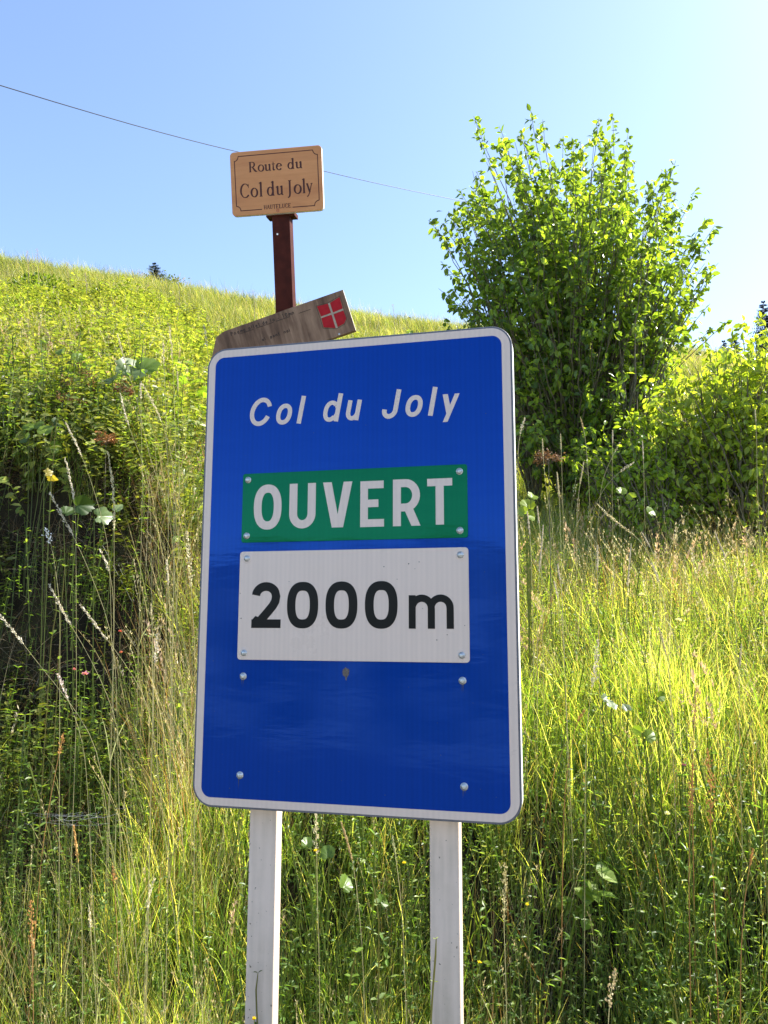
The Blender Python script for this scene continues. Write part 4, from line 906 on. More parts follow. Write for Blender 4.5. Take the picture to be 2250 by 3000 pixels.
spruce(1200, 930, 40, 3.4, 'tiny spruce top peeking over the hill right of the carved board', 2, .22)
spruce(1246, 945, 41, 3.0, 'tiny lower spruce top close to the tall shrub on the skyline', 3, .24)
spruce(2236, 885, 26, 5.5, 'dark spruce cut by the right edge of the photo', 4, .22)
spruce(2120, 1000, 30, 4.0, 'bluish spruce top behind the low yellow-green shrub', 5, .24)
spruce(2150, 985, 31, 4.0, 'thin spruce top between the low shrub and the edge spruce', 6, .2)
for i, (px, py) in enumerate(((490, 808), (515, 815))):
    c_ = at(px, py, 30); H = 1.6; root = empty('skyline_bush', ('small dark bush right beside the skyline spruce', 'outermost small bush right of the skyline spruce')[i], 'bush', (c_.x, 30, c_.z - H)); n = 500
    Q = rng.normal(0, .22, (n, 3)) * [1, 1, .3] + [0, 0, H * .75]; Q[:, 2] += rng.uniform(-.5, .35, n)
    v, f, c = leaves(Q, (.05, .12), .2, None, (.04, .06, .02), .3); fo = meshobj('foliage', v, f, M_leafb, root, col=c); fo['kind'] = 'stuff'
    tb = Buf(); tube(tb, [(0, 0, -.2), (0, 0, H * .8)], [.03, .01], 4); tb.obj('stem', M_bark, root)

# ------------------------------------------------------------------ overhead cable and its pole (behind the shrub)
A0 = at(0, 250, 11); A1 = at(952, 502, 18); A2 = at(1370, 592, 22.5); 
ud = 26.0; UP = at(1640, 640, ud)
cab = Buf(); k0 = A0 + (A0 - A1) * 2.2; k0.z += 1.2
ctrl = [k0, A0, A1, A2, UP]
pts = []
for i in range(len(ctrl) - 1):
    p0, p1, p2, p3 = ctrl[max(i - 1, 0)], ctrl[i], ctrl[i + 1], ctrl[min(i + 2, len(ctrl) - 1)]
    for q in range(14):
        t = q / 14; pts.append(.5 * ((2 * p1) + (-p0 + p2) * t + (2 * p0 - 5 * p1 + 4 * p2 - p3) * t * t + (-p0 + 3 * p1 - 3 * p2 + p3) * t ** 3))
pts.append(UP)
tube(cab, pts, .0075, 6); co = cab.obj('overhead_cable', M_cable); tag(co, 'thin black cable sagging across the sky behind the street-name plate', 'cable')
ug = float(ground(UP.x, UP.y)); pb = Buf(); tube(pb, [(0, 0, -1), (0, 0, UP.z - ug + .05)], [.11, .08], 10)
up = pb.obj('utility_pole', M_bark); up.location = (UP.x, UP.y, ug); tag(up, 'wooden pole hidden behind the tall shrub, carrying the cable', 'pole')
# ------------------------------------------------------------------ single plants the photo lets you point at
STEMC = (.5, .46, .22)
def seed_head(P, kind, hw, col, rg):
    """P: (k,3) centre line from below to the tip"""
    k = len(P); cum = np.concatenate([[0], np.cumsum(np.linalg.norm(np.diff(P, axis=0), axis=1))]); Ln = cum[-1]
    dens, spread, sl, sw_ = {'spike': (4200, .5, .005, .3), 'plume': (850, .9, .009, .17), 'loose': (900, 1.8, .007, .33)}[kind]
    hw = hw * (.75 if kind == 'plume' else 1)
    m = int(max(26, dens * Ln)); t = rg.uniform(0, 1, m) * Ln
    Q = np.stack([np.interp(t, cum, P[:, q]) for q in range(3)], -1)
    ax = (P[-1] - P[0]) / np.linalg.norm(P[-1] - P[0]); rad = rg.normal(0, 1, (m, 3)); rad -= (rad @ ax)[:, None] * ax; rad /= np.linalg.norm(rad, axis=1, keepdims=True)
    env = np.minimum(1, (Ln - t) / Ln * 2.2 + .12) * np.minimum(1, t / Ln * 5 + .2) * (.7 + .3 * np.sin(t / Ln * 26 + hw * 999))
    Q = Q + rad * (hw * spread * env * rg.uniform(.1, 1, m))[:, None]
    d = ax + rad * rg.uniform(.1, .7, (m, 1)); d /= np.linalg.norm(d, axis=1, keepdims=True)
    L_ = (sl * rg.uniform(.6, 1.4, m))[:, None]; sx = np.cross(d, rg.normal(0, 1, (m, 3))); sx /= np.linalg.norm(sx, axis=1, keepdims=True)
    v = np.stack([Q, Q + d * L_ * .5 + sx * L_ * sw_, Q + d * L_, Q + d * L_ * .5 - sx * L_ * sw_], 1).reshape(-1, 3)
    return v, [(4 * a, 4 * a + 1, 4 * a + 2, 4 * a + 3) for a in range(m)], np.repeat(np.array(col)[None] * rg.uniform(.75, 1.2, (m, 1)), 4, 0)

def grass_stalk(pix, Y, head, kind, label, hw=.006, col=(.66, .6, .47), stem=STEMC, group=None, name='grass_stalk', seed=None, rad=.0012):
    """pix: photo points from the tip downwards, head: how many photo pixels of it are seed head"""
    rg = np.random.default_rng(seed if seed is not None else int(pix[0][0] * 7 + pix[0][1]))
    n = len(pix); P = [np.array(at(a, b, Y + .12 * (1 - i / n))) for i, (a, b) in enumerate(pix)]
    e = P[-1]; d = P[-1] - P[-2]; d = d / np.linalg.norm(d); d[2] = -abs(d[2]) - .5; d /= np.linalg.norm(d)
    for _ in range(200):
        if e[2] <= float(ground(e[0], e[1])) - .01: break
        e = e + d * .02; d[0] *= .96; d[1] = d[1] * .9
    P.append(e); P = np.array(P)[::-1]            # base -> tip
    cum = np.concatenate([[0], np.cumsum(np.linalg.norm(np.diff(P, axis=0), axis=1))])
    u = np.linspace(0, cum[-1], 26); C_ = np.stack([np.interp(u, cum, P[:, q]) for q in range(3)], -1)
    for _ in range(2): C_[1:-1] = (C_[:-2] + C_[1:-1] * 2 + C_[2:]) / 4
    O = C_[0].copy(); root = empty(name, label, 'grass stalk' if name == 'grass_stalk' else 'plant', O, group=group)
    C_ = C_ - O; b = Buf(); tube(b, C_, list(np.linspace(rad * 1.3, rad * .55, 26)), 4, None, False)
    meshobj('stem', np.array(b.v), b.f, M_drysolo, root, col=np.array(stem))
    hl = head / F * Y; uu = np.linspace(max(0, cum[-1] - hl), cum[-1], 9); H = np.stack([np.interp(uu, u, C_[:, q]) for q in range(3)], -1)
    v, f, c = seed_head(H, kind, hw, col, rg); ho = meshobj('seed_head', v, f, M_drysolo, root, col=c); ho['kind'] = 'stuff'
    if rg.uniform() < .6:
        lf = blades(2, (.12, .22), (.003, .005), .002, (.4, 1.5), [(.3, .32, .1)], .5, 4, rg=rg); q = C_[int(rg.integers(4, 12))]
        meshobj('leaf', lf[0] + q, lf[1], M_drysolo, root, col=lf[2])
    return root

PALE = (.64, .58, .43); CREAM = (.62, .56, .34); TAN = (.52, .4, .2); OR = (.5, .26, .08)
for a in (
 ([(148, 1447), (180, 1510), (220, 1575), (264, 1677), (317, 1811), (338, 1909)], 2.75, 165, 'plume', 'thick white feathery grass stalk leaning left across the dark bank', .009, PALE),
 ([(190, 1345), (216, 1417), (222, 1500), (223, 1700), (224, 2100)], 2.7, 150, 'plume', 'tall upright grass stalk with white head curving left at its tip, over the dark bank', .005, PALE),
 ([(316, 1325), (335, 1433), (334, 1560), (335, 1800), (330, 2050)], 2.75, 260, 'plume', 'tall upright stalk whose long pale head runs beside the lobed pale leaf', .006, CREAM),
 ([(146, 1717), (183, 1795), (244, 1888), (300, 2000), (346, 2112)], 2.6, 150, 'plume', 'white-headed grass stalk leaning left in front of the small leafy herb', .007, PALE),
 ([(236, 1774), (301, 1856), (366, 1941), (440, 2060)], 2.6, 150, 'plume', 'white-headed grass stalk leaning left, crossing just right of the leafy herb', .006, PALE),
 ([(0, 1803), (57, 1868), (110, 1945), (183, 2027), (285, 2173)], 2.5, 130, 'plume', 'pale grass stalk leaning in from the left edge of the photo', .006, PALE),
 ([(193, 1240), (240, 1330), (270, 1420), (295, 1500), (320, 1600)], 3.2, 130, 'plume', 'thin pale stalk slanting over the darkest part of the bank', .005, PALE),
 ([(345, 982), (362, 1050), (385, 1117), (410, 1200), (436, 1343), (500, 1500)], 3.3, 110, 'plume', 'long pale stalk rising in front of the big pale leaves', .006, CREAM),
 ([(353, 1155), (366, 1221), (390, 1290), (424, 1356), (440, 1430)], 3.2, 120, 'plume', 'pale stalk bent left beneath the smaller brown umbel', .006, PALE),
 ([(413, 1120), (412, 1200), (415, 1300), (418, 1420)], 3.4, 60, 'loose', 'thin upright stalk with a small pale tuft, right of the big pale leaves', .005, PALE),
 ([(420, 1130), (450, 1180), (478, 1240), (500, 1300), (510, 1400)], 3.2, 150, 'plume', 'broad arching cream stalk between the big leaves and the sign', .008, CREAM),
 ([(478, 1000), (480, 1080), (486, 1200), (492, 1350), (495, 1480)], 3.1, 90, 'plume', 'upright cream stalk, leftmost of the tall ones beside the sign', .006, CREAM),
 ([(496, 958), (506, 1030), (510, 1150), (514, 1300), (516, 1450)], 3.15, 120, 'plume', 'tallest cream stalk beside the upper left edge of the sign', .007, CREAM),
 ([(598, 952), (608, 1010), (614, 1060), (616, 1150)], 3.0, 90, 'plume', 'cream stalk whose head touches the upper left corner of the sign', .006, PALE),
 ([(520, 1090), (522, 1160), (524, 1300), (526, 1460)], 3.05, 70, 'spike', 'straight yellowish stalk close to the left edge of the sign', .005, CREAM),
 ([(293, 1611), (318, 1650), (330, 1700), (333, 1760), (334, 1850)], 2.8, 85, 'plume', 'short white head curving left above the darkest grass', .006, PALE),
 ([(488, 1644), (494, 1700), (498, 1800), (500, 1929), (502, 2100)], 2.6, 80, 'plume', 'upright pale stalk halfway between the herb and the sign', .005, PALE),
 ([(443, 1770), (446, 1830), (447, 1920), (448, 2050)], 2.6, 40, 'spike', 'slim yellow spike rising left of the sign at mid height', .004, CREAM),
 ([(460, 1860), (454, 1930), (450, 2000), (448, 2100)], 2.5, 90, 'loose', 'small white tufted stalk left of the lower half of the sign', .006, PALE),
 ([(170, 1975), (183, 2010), (200, 2050), (225, 2110), (250, 2200)], 2.5, 100, 'plume', 'pinkish white head leaning left just below the pink flower', .007, (.7, .58, .5)),
 ([(548, 1560), (556, 1640), (560, 1720), (565, 1800), (572, 1900)], 2.6, 180, 'loose', 'loose yellowish panicle along the left edge of the sign', .008, CREAM),
 ([(1591, 1540), (1588, 1600), (1578, 1680), (1574, 1780)], 3.2, 150, 'spike', 'longest white cat-tail spike right of the sign, leaning right', .006, PALE),
 ([(1751, 1600), (1750, 1650), (1750, 1700), (1752, 1800)], 3.3, 85, 'spike', 'thick upright white spike in the middle of the sunlit grass', .0085, PALE),
 ([(1624, 1706), (1631, 1735), (1640, 1765), (1650, 1850)], 2.9, 60, 'spike', 'short white spike close to the right edge of the sign', .006, PALE),
 ([(1634, 1655), (1640, 1690), (1645, 1720), (1650, 1800)], 3.1, 55, 'spike', 'white spike just above the shortest one near the sign', .006, PALE),
 ([(1545, 1500), (1550, 1545), (1555, 1590), (1558, 1700)], 3.3, 80, 'spike', 'pale spike hugging the right edge of the sign below the bright leaf', .007, PALE),
 ([(1574, 1485), (1580, 1540), (1584, 1560), (1586, 1650)], 3.5, 60, 'spike', 'small pale spike over the bright yellow-green leaf', .006, PALE),
 ([(1910, 1650), (1922, 1680), (1937, 1717), (1950, 1800)], 3.1, 70, 'spike', 'white spike leaning left in the right half of the sunlit grass', .005, PALE),
 ([(1849, 1595), (1845, 1640), (1837, 1731), (1836, 1820)], 3.2, 140, 'spike', 'long thin white spike right of the thick one', .004, PALE),
 ([(1752, 1875), (1752, 1930), (1738, 1985), (1728, 2040), (1715, 2200)], 2.7, 150, 'loose', 'ragged white panicle low in the grass right of the sign', .009, PALE),
 ([(1752, 1478), (1775, 1505), (1810, 1535), (1850, 1560), (1890, 1590)], 3.4, 150, 'plume', 'heavy tan panicle drooping to the left below the tall shrub', .008, CREAM),
 ([(1700, 1223), (1708, 1245), (1714, 1270), (1720, 1340), (1726, 1430)], 4.2, 50, 'spike', 'tan spike bent left in front of the dark foot of the tall shrub', .008, TAN),
 ([(1795, 1262), (1795, 1290), (1794, 1320), (1793, 1450)], 4.2, 50, 'spike', 'straight pale spike highest against the shrub shade', .006, PALE),
 ([(1642, 1272), (1643, 1300), (1645, 1335), (1648, 1450)], 4.0, 60, 'spike', 'pale green spike in the shade beside the sign', .006, CREAM),
 ([(1589, 1288), (1590, 1320), (1593, 1360), (1600, 1440), (1615, 1510)], 3.9, 60, 'spike', 'greenish spike in the shade, left of the taller pale green one', .006, CREAM),
 ([(1882, 1292), (1884, 1320), (1886, 1370), (1888, 1480)], 4.2, 70, 'spike', 'slim pale spike in front of the small leafy bush', .005, PALE),
 ([(1710, 1355), (1702, 1400), (1695, 1440), (1690, 1500)], 3.9, 80, 'spike', 'stout cream spike leaning right at the upper rim of the grass', .009, CREAM),
 ([(1632, 1385), (1636, 1430), (1640, 1475), (1642, 1540)], 3.8, 85, 'spike', 'broad cream spike at the rim of the grass beside the sign', .01, CREAM),
 ([(1856, 1355), (1825, 1375), (1796, 1396), (1770, 1430), (1740, 1480)], 4.0, 60, 'loose', 'pale stalk slanting far to the right over the shaded shrub foot', .006, PALE),
 ([(1815, 1298), (1795, 1335), (1778, 1370), (1760, 1420)], 4.1, 45, 'plume', 'thin stalk slanting right, crossing the highest pale spike', .005, CREAM),
 ([(1537, 1228), (1524, 1255), (1518, 1290), (1517, 1350), (1517, 1430)], 3.4, 60, 'loose', 'white tipped stalk right against the upper right edge of the sign', .006, PALE),
 ([(1880, 700 + 860), (1905, 1600), (1925, 1650), (1935, 1760)], 3.6, 55, 'spike', 'pale spike behind and above the left-leaning white one on the right', .005, PALE),
 ([(2095, 1560), (2110, 1600), (2140, 1660), (2150, 1760)], 3.4, 90, 'spike', 'long pale spike leaning left in the upper right of the meadow', .005, PALE),
 ([(2212, 1200), (2214, 1230), (2216, 1260), (2218, 1400)], 4.0, 50, 'spike', 'pale spike against the low shrub at the right edge', .006, CREAM),
 ([(1930, 1840), (1950, 1900), (1958, 1950), (1965, 2050)], 2.9, 90, 'spike', 'long cream spike leaning left over the shaded lower right grass', .006, CREAM),
 ([(2172, 1890), (2168, 1940), (2166, 1990), (2165, 2100)], 2.8, 70, 'spike', 'greenish cream spike near the right edge at mid height', .006, CREAM),
 ([(1478, 2530), (1483, 2580), (1478, 2640), (1475, 2700), (1480, 2800)], 2.35, 150, 'loose', 'loose straw panicle just right of the right white post', .009, (.5, .44, .2)),
 ([(1806, 2840), (1790, 2890), (1785, 2940), (1782, 2999)], 2.2, 110, 'loose', 'brown oat-like panicle at the bottom right of the photo', .009, TAN),
 ([(925, 2385), (927, 2430), (928, 2500), (930, 2650), (935, 2800)], 2.4, 110, 'loose', 'loose pale panicle between the white posts, nearer the left one', .007, CREAM),
 ([(1150, 2450), (1156, 2500), (1165, 2540), (1180, 2700)], 2.4, 60, 'spike', 'green-grey spike between the white posts, nearer the right one', .006, (.4, .42, .2)),
 ([(1000, 2410), (1012, 2450), (1030, 2500), (1045, 2600), (1060, 2750)], 2.5, 110, 'spike', 'tan spike in the middle of the gap between the posts', .007, TAN),
 ([(215, 2400 + 20), (222, 2470), (230, 2530), (240, 2680)], 2.4, 110, 'spike', 'orange-tan spike standing in the lower left grass', .008, (.6, .38, .12)),
 ([(450, 2580), (430, 2630), (428, 2700), (425, 2850)], 2.3, 90, 'plume', 'fluffy straw plume leaning right in the lower left grass', .01, CREAM),
 ([(262, 2660), (263, 2700), (266, 2740), (280, 2900)], 2.3, 60, 'spike', 'slim cream spike low in the left grass', .005, CREAM),
):
    grass_stalk(a[0], a[1], a[2], a[3], a[4], a[5], a[6])
# rusty dock-like stems, bottom right and left
for a in (
 ([(2072, 2195), (2085, 2300), (2080, 2420), (2090, 2560), (2095, 2700)], 2.5, 210, 'loose', 'rusty orange dock stem with clustered seeds at the lower right', .012, OR),
 ([(2030, 2240), (2025, 2330), (2020, 2430), (2018, 2560)], 2.5, 150, 'loose', 'rusty orange stem left of the seeded dock at the lower right', .009, OR),
 ([(2205, 2490), (2195, 2540), (2180, 2640), (2170, 2800)], 2.4, 50, 'spike', 'orange spike near the right edge, low in the shade', .006, (.6, .34, .1)),
 ([(1712, 2080), (1690, 2100), (1660, 2260), (1650, 2400)], 2.7, 60, 'loose', 'small rusty stem low in the sunlit grass right of the sign', .007, OR),
 ([(2040, 2020), (2035, 2080), (2030, 2200), (2028, 2330)], 2.7, 120, 'loose', 'brown seeded stem rising out of the dark lower right', .011, (.45, .3, .14)),
 ([(185, 2150), (165, 2250), (140, 2380), (120, 2520)], 2.5, 60, 'loose', 'bent orange-brown stem in the lower left grass', .006, OR),
 ([(90, 2640), (94, 2740), (96, 2840), (98, 2950)], 2.3, 130, 'loose', 'orange-brown upright stem near the lower left edge', .008, OR),
 ([(330, 2540), (336, 2600), (342, 2700), (348, 2850)], 2.4, 40, 'loose', 'rusty stem left of the left white post', .006, OR),
): grass_stalk(a[0], a[1], a[2], a[3], a[4], a[5], a[6], stem=(.4, .22, .07), name='dock_plant', rad=.0018)

def big_leaf_mesh(lobes, seed, rag=.05, n=36):
    """heart-shaped or lobed leaf with toothed rim, puckered between the veins; stalk at (0,0), tip at (0,1)"""
    rg = np.random.default_rng(seed); rim = []
    for k in range(n):
        a = 2 * math.pi * k / n          # 0 = stalk side
        c = math.cos(a)
        r_ = .5 * (1 - .5 * max(0, c) ** 14) * (1 + .22 * max(0, -c) ** 6) * (1 + rag * rg.normal() + .03 * (-1) ** k)
        if lobes == 'palm': r_ *= .82 + .22 * abs(math.cos(2.5 * (a - math.pi)))
        rim.append((math.sin(a) * r_ * rg.uniform(.92, 1.0), -c * r_ + .42))
    ct = np.array([0, .2]); rings = []; f = []; v = []
    for q, s_ in enumerate((1, .74, .45, .18)):
        for k, p in enumerate(rim):
            x, y = ct + (np.array(p) - ct) * s_
            vein = .010 * math.cos(k * 2 * math.pi / n * 7) * (s_ ** .7)
            v.append((x, y, .42 * abs(x) * (1.2 - s_ * .5) + vein - .30 * max(0, y - .35) ** 1.6 + .05 * math.sin(5 * x + seed) * s_))
        if q:
            a0, b0 = (q - 1) * n, q * n
            f += [(a0 + k, a0 + (k + 1) % n, b0 + (k + 1) % n, b0 + k) for k in range(n)]
    v.append((ct[0], ct[1], 0)); f += [(3 * n + k, 3 * n + (k + 1) % n, 4 * n) for k in range(n)]
    return v, f
def leaf_plant(label, Y, items, cols, kind='heart', name='broad_leaf_plant', seed=1):
    """items: (px, py, size in photo px, heading deg, tilt)"""
    rg = np.random.default_rng(seed); c0 = at(items[0][0], items[0][1] + items[0][2] * .6, Y + .05); gz = float(ground(c0.x, c0.y))
    root = empty(name, label, 'plant', (c0.x, c0.y, gz)); O = np.array([c0.x, c0.y, gz])
    for i, (px, py, sz, hd, tl) in enumerate(items):
        P = np.array(at(px, py, Y + rg.uniform(-.05, .05))) - O; s_ = sz / F * Y * (1 if seed == 3 else .5 if seed in (7, 8, 9) else .68)
        v, f = big_leaf_mesh(kind, seed * 10 + i); c = np.array(cols[i % len(cols)]); 
        o = meshobj('leaf', v, f, M_solo, root, col=np.repeat((c * rg.uniform(.9, 1.1))[None], len(v), 0), smooth=True)
        m4 = Matrix.Rotation(R(hd), 4, 'Y') @ Matrix.Rotation(R(tl), 4, 'X') @ Matrix.Rotation(R(rg.uniform(-15, 15)), 4, 'Y')
        o.matrix_local = Matrix.Translation(P) @ m4 @ Matrix.Scale(s_, 4) @ Matrix.Translation((0, -.42, 0))
        b = Buf(); A_ = m4 @ Vector((0, -.4 * s_, 0)); q = P + np.array(A_)
        tube(b, [(rg.normal(0, .02), rg.normal(0, .02) + .03, min(-.02, q[2] - .1)), tuple(q * .6 + np.array([0, .02, 0])), tuple(q)], [.003, .0025, .002], 4); meshobj('leaf_stalk', np.array(b.v), b.f, M_solo, root, col=np.array((.16, .2, .06)))
    return root
PG = [(.2, .27, .12), (.24, .31, .14)]; BG = [(.14, .22, .03), (.18, .26, .04)]; DG = [(.05, .09, .02), (.08, .13, .03)]
leaf_plant('plant with big pale grey-green leaves catching the sun above the dark bank', 4.65, [(385, 1085, 95, 20, 60), (335, 1105, 75, -25, 45), (430, 1075, 70, 40, 70), (400, 1110, 45, 10, 80), (370, 1140, 80, 0, 20)], PG + BG, seed=3)
leaf_plant('broad green plant with a leaf glinting white, at the left above the dark bank', 4.0, [(100, 1250, 95, -30, 50), (135, 1262, 70, 10, 60), (165, 1240, 55, 60, 30), (75, 1285, 60, -60, 60), (160, 1310, 60, 100, 50)], BG + DG, seed=4)
leaf_plant('plant with one pale lobed leaf spread flat in the shaded bank', 3.3, [(300, 1512, 88, 80, 50), (345, 1490, 50, 30, 60)], PG, 'palm', seed=5)
leaf_plant('bright yellow-green leafy plant hugging the right edge of the sign', 3.7, [(1545, 1480, 70, -10, 60), (1560, 1455, 50, 40, 50), (1530, 1500, 55, -40, 60), (1555, 1510, 50, 100, 60)], [(.24, .32, .04)], seed=6)
leaf_plant('whitish downy leaf plant in the grass right of the sign', 2.9, [(1790, 2065, 80, 20, 40), (1835, 2075, 60, -20, 50), (1770, 2045, 50, 60, 60)], [(.3, .36, .22)], 'palm', seed=7)
leaf_plant('flat green leaf plant at the top of the lower right shade', 2.9, [(1935, 2040, 62, 85, 75), (1900, 2155, 80, 60, 70), (1870, 2140, 60, -60, 60)], BG, seed=8)
leaf_plant('dark broad-leaved plant low between the white posts', 2.6, [(960, 2500, 90, -20, 50), (1010, 2590, 100, 30, 40), (1120, 2640, 80, 60, 30), (900, 2470, 70, 0, 50)], [(.1, .17, .03), (.14, .22, .04)], seed=9)
leaf_plant('yellowing crumpled leaf plant in the middle of the dark bank', 3.5, [(155, 1400, 50, 170, 30), (140, 1385, 40, 60, 50)], [(.34, .28, .06)], 'palm', seed=10)
leaf_plant('yellow-green leafy plant at the left edge of the bright slope above the umbels', 4.7, [(230, 1050, 60, 20, 60), (180, 1030, 55, -20, 60), (255, 1075, 50, 70, 50), (205, 1085, 50, 120, 50)], BG, seed=11)
leaf_plant('bright leaf cluster at the rim of the meadow below the shrubs', 4.2, [(1820, 1440, 50, 20, 60), (1850, 1455, 45, -30, 50), (1905, 1500, 50, 60, 60)], [(.2, .28, .04)], seed=12)
leaf_plant('broad dark green leaf plant behind the upright stalk in the shaded bank', 3.6, [(240, 1480, 90, 80, 60), (200, 1500, 70, 40, 50)], DG, seed=13)

def umbel(px, py, Y, r_px, label, seed, col=(.2, .1, .045)):
    rg = np.random.default_rng(seed); T = np.array(at(px, py, Y)); g = float(ground(T[0], T[1] + .05)); O = np.array([T[0], T[1] + .05, g - .02]); root = empty('dried_umbel_plant', label, 'plant', O)
    r_ = r_px / F * Y; T = T - O; b = Buf(); tube(b, [(0, 0, 0), tuple(T * [.4, .4, .5]), tuple(T)], [.004, .003, .002], 5); C_ = []
    for k in range(16):
        d = rg.normal(0, 1, 3); d[2] = abs(d[2]) * .5 - .2; d /= np.linalg.norm(d); e = T + d * r_ * rg.uniform(.5, 1.1) ; tube(b, [tuple(T - [0, 0, r_ * .5]), tuple(e)], [.0012, .0008], 3, None, False); C_.append(e)
    b.obj('stem', M_bark, root); Q = np.concatenate([c + rg.normal(0, r_ * .16, (26, 3)) for c in C_])
    v, f, c = leaves(Q, (.008, .016), .2, None, [col, tuple(np.array(col) * 1.6), (.22, .13, .05)], .4, rg); o = meshobj('seed_clusters', v, f, M_drysolo, root, col=c); o['kind'] = 'stuff'
umbel(238, 1120, 4.55, 48, 'large brown dried umbel on the lip of the dark bank', 1)
umbel(208, 1175, 4.45, 42, 'second brown dried umbel hanging lower left of the largest', 2)
umbel(366, 1143, 4.4, 26, 'small brown dried umbel under the big pale leaves', 3)
umbel(1607, 1345, 4.3, 36, 'reddish brown dried plant in the shade right of the sign', 4, (.16, .085, .04))
umbel(310, 1290, 4.1, 30, 'rusty brown dried plant in the middle of the shaded bank', 5, (.3, .14, .05))

def small_herb(pix, Y, label, n, size, col, name='leafy_herb', wide=.5, seed=1, opp=True):
    """upright herb: pixel line tip->base with paired leaves"""
    rg = np.random.default_rng(seed); P = np.array([at(a, b, Y) for a, b in pix]); e = P[-1].copy(); e[2] = min(e[2], float(ground(e[0], e[1])) - .01); P = np.vstack([P, e])[::-1]; O = P[0].copy(); P = P - O
    root = empty(name, label, 'plant', O); cum = np.concatenate([[0], np.cumsum(np.linalg.norm(np.diff(P, axis=0), axis=1))]); 
    b = Buf(); tube(b, P, [.0022] * (len(P) - 1) + [.001], 4); meshobj('stem', np.array(b.v), b.f, M_solo, root, col=np.array((.2, .2, .06)))
    t = np.linspace(.25, 1, n) * cum[-1]; shared = None
    for i, q in enumerate(t):
        c_ = np.array([np.interp(q, cum, P[:, k]) for k in range(3)])
        for s_ in (0, math.pi):
            a = i * 1.3 + s_; d = Vector((math.cos(a), math.sin(a) * .8, rg.uniform(.1, .6))).normalized()
            if shared is None:
                me = bpy.data.meshes.new('leaf'); me.from_pydata(LEAF.tolist(), [], [tuple(dict.fromkeys(x)) for x in LEAF_F.tolist()]); me.materials.append(M_solo)
                at_ = me.color_attributes.new('col', 'FLOAT_COLOR', 'POINT'); ca = np.ones((len(LEAF), 4), 'f'); ca[:, :3] = col; at_.data.foreach_set('color', ca.ravel()); shared = me
            o = bpy.data.objects.new('leaf', shared); COL.objects.link(o); o.parent = root
            sc_ = size * rg.uniform(.7, 1.15) * (1 - .35 * q / cum[-1]); qt = d.to_track_quat('Y', 'Z')
            o.matrix_local = Matrix.Translation(c_) @ qt.to_matrix().to_4x4() @ Matrix.Diagonal((sc_ * wide * 1.6, sc_, sc_, 1))
    return root
small_herb([(165, 1645), (160, 1700), (165, 1790), (150, 1880), (145, 1950)], 2.8, 'leafy green herb with paired leaves standing in the dark bank', 9, .042, (.14, .22, .04), seed=1)
small_herb([(190, 1660), (185, 1720), (178, 1800), (175, 1900)], 2.85, 'second slimmer leafy herb right beside the first in the dark bank', 7, .036, (.18, .26, .05), seed=2)
small_herb([(172, 1205), (165, 1240), (160, 1290)], 3.9, 'spiky-leaved green herb over the glinting leaf', 5, .05, (.16, .26, .05), seed=3)
small_herb([(1045, 2790), (1030, 2850), (1020, 2930), (1015, 2999)], 2.25, 'bright clover-like herb low between the white posts', 9, .034, (.2, .32, .05), seed=4, wide=.8)
small_herb([(1085, 2560), (1100, 2620), (1110, 2700)], 2.4, 'pale-leaved herb between the posts beside the dark leaves', 8, .03, (.3, .4, .16), seed=5, wide=.7)
small_herb([(2230, 2330), (2235, 2400), (2240, 2500)], 2.5, 'green herb at the right edge in the shade', 7, .04, (.2, .3, .05), seed=6)
small_herb([(1960, 2890), (1975, 2930), (1985, 2990)], 2.15, 'leafy green herb near the bottom right corner', 6, .035, (.2, .3, .05), seed=7)
small_herb([(756, 2850), (750, 2900), (752, 2960), (754, 2999)], 1.95, 'dark little herb leaning against the foot of the left white post', 6, .022, (.08, .13, .04), seed=8)
small_herb([(1278, 2750), (1276, 2800), (1268, 2900), (1262, 2999)], 1.78, 'thin pale weed in front of the right white post', 9, .016, (.3, .36, .12), seed=9)

def flower(px, py, Y, r_px, col, label, name, petals=9, seed=1, ccol=(.5, .4, .05)):
    rg = np.random.default_rng(seed); T = np.array(at(px, py, Y)); g = float(ground(T[0], T[1])); O = np.array([T[0], T[1], g - .01]); T = T - O; root = empty(name, label, 'flower', O)
    b = Buf(); tube(b, [(0, 0, 0), (.01, 0, T[2] * .5), tuple(T)], [.0015, .0013, .001], 4); meshobj('stem', np.array(b.v), b.f, M_solo, root, col=np.array((.18, .22, .06))); r_ = r_px / F * Y * .65
    d = rg.normal(0, 1, (petals * 3, 3)); d[:, 1] -= .5; d[:, 2] = np.abs(d[:, 2]) * .7
    v, f, c = leaves(np.repeat(T[None], len(d), 0), (r_ * .8, r_ * 1.1), .3, d, col, .15, rg, 0, .8); o = meshobj('blossom', v, f, M_solo, root, col=c)
flower(250, 1975, 2.45, 16, (.62, .3, .5), 'pink flower in the grass left of the sign', 'pink_flower', seed=1)
flower(218, 1962, 2.5, 10, (.5, .18, .25), 'smaller dark pink flower left of the pink one', 'pink_flower', seed=2)
flower(352, 1850, 2.6, 9, (.5, .12, .12), 'small red blossom deep in the grass left of the sign', 'red_flower', seed=3)
flower(355, 1912, 2.6, 10, (.55, .2, .2), 'reddish blossom just below the small red one', 'red_flower', seed=4)
flower(925, 2492, 2.35, 10, (.75, .62, .02), 'yellow flower between the posts nearer the left one', 'yellow_flower', seed=5)
flower(1184, 2528, 2.35, 9, (.7, .6, .04), 'yellow flower between the posts nearer the right one', 'yellow_flower', seed=6)
flower(1545, 2650, 2.3, 10, (.7, .62, .05), 'yellow blossom right of the right post', 'yellow_flower', seed=7)
flower(1405, 2820, 2.1, 10, (.7, .6, .05), 'yellow blossom low beside the right post', 'yellow_flower', seed=8)
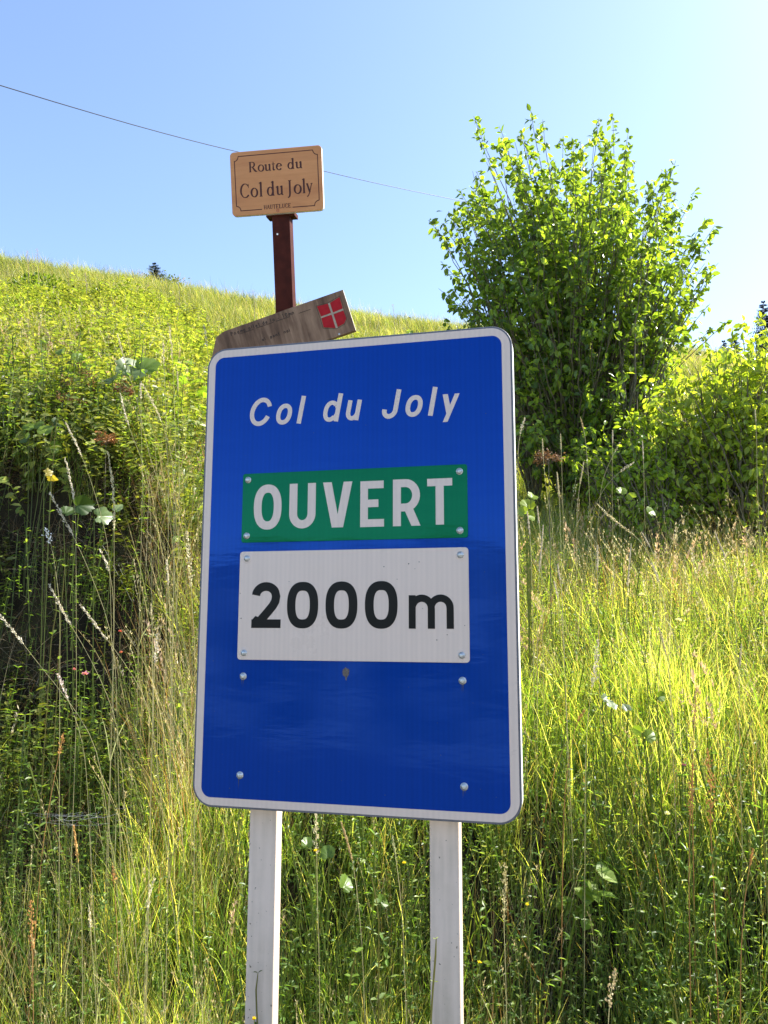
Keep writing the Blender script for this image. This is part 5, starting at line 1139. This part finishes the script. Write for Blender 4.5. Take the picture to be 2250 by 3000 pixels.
flower(745, 2985, 1.9, 11, (.75, .6, .03), 'yellow flower at the foot of the left post', 'yellow_flower', seed=9)
flower(1988, 1820, 2.9, 18, (.72, .72, .66), 'white fluffy flower in the meadow on the right', 'white_flower', seed=10)
flower(1880, 1745, 3.0, 16, (.6, .58, .5), 'off-white seed tuft left of the white flower', 'white_flower', seed=11)
flower(1955, 2385, 2.5, 14, (.7, .7, .6), 'small white blossom in the lower right grass', 'white_flower', seed=12)
flower(2003, 2242, 2.6, 10, (.3, .1, .3), 'dark purple flower head at the lower right', 'purple_flower', seed=13)
# white feathery flower head
grass_stalk([(135, 1550), (148, 1570), (155, 1595), (158, 1650), (168, 1700), (176, 1760)], 2.75, 62, 'loose', 'dense white meadow flower head at the left in front of the dark bank', .012, (.9, .9, .84), name='white_meadow_plant', rad=.0015)
# pinkish dry stems on the skyline
SKY = ['pinkish dry stem on the skyline, leftmost of all', 'tallest pinkish dry stem on the skyline, second from the left edge', 'pinkish dry stem on the skyline between the tall ones and the slope bush', 'reddish dry stem standing on the slope above the dark round bush', 'short dry stem on the skyline just right of the skyline spruce', 'dry stem on the skyline, left of two close to the brown pole', 'dry stem on the skyline nearest the left side of the brown pole', 'short dry stem on the skyline just right of the carved board', 'taller dry stem on the skyline between the carved board and the tiny spruces']
for i, (px, py, Y, H) in enumerate(((80, 735, 16, 60), (108, 728, 16, 70), (196, 768, 16, 45), (250, 800, 12, 70), (520, 815, 17, 30), (740, 850, 17, 25), (800, 858, 17, 22), (1105, 905, 17, 22), (1150, 893, 17, 30))):
    grass_stalk([(px, py), (px + 3, py + H * .4), (px + 4, py + H), (px + 5, py + H * 1.4)], Y, H * .7, 'loose', SKY[i], .06, (.5, .33, .3), stem=(.4, .3, .22), group='dry stems along the skyline', rad=.006)
# spider web stretched over the grass
wb = Buf(); rg = np.random.default_rng(9)
A_ = np.array(at(120, 2392, 2.35)); B_ = np.array(at(330, 2400, 2.4))
for k in range(26):
    a = A_ + rg.normal(0, .03, 3) * [1.5, 1, .4]; b_ = B_ + rg.normal(0, .035, 3) * [1.5, 1, .5]
    t0, t1 = sorted(rg.uniform(0, 1, 2)); p0 = a + (b_ - a) * t0; p1 = a + (b_ - a) * t1; m_ = (p0 + p1) / 2 - [0, 0, .006]
    tube(wb, [tuple(p0), tuple(m_), tuple(p1)], .00012, 3, None, False)
web = wb.obj('spider_web', mat_simple('silk', (.6, .6, .58), .4)); tag(web, 'white strands of spider web stretched over the lower left grass', 'spider web')
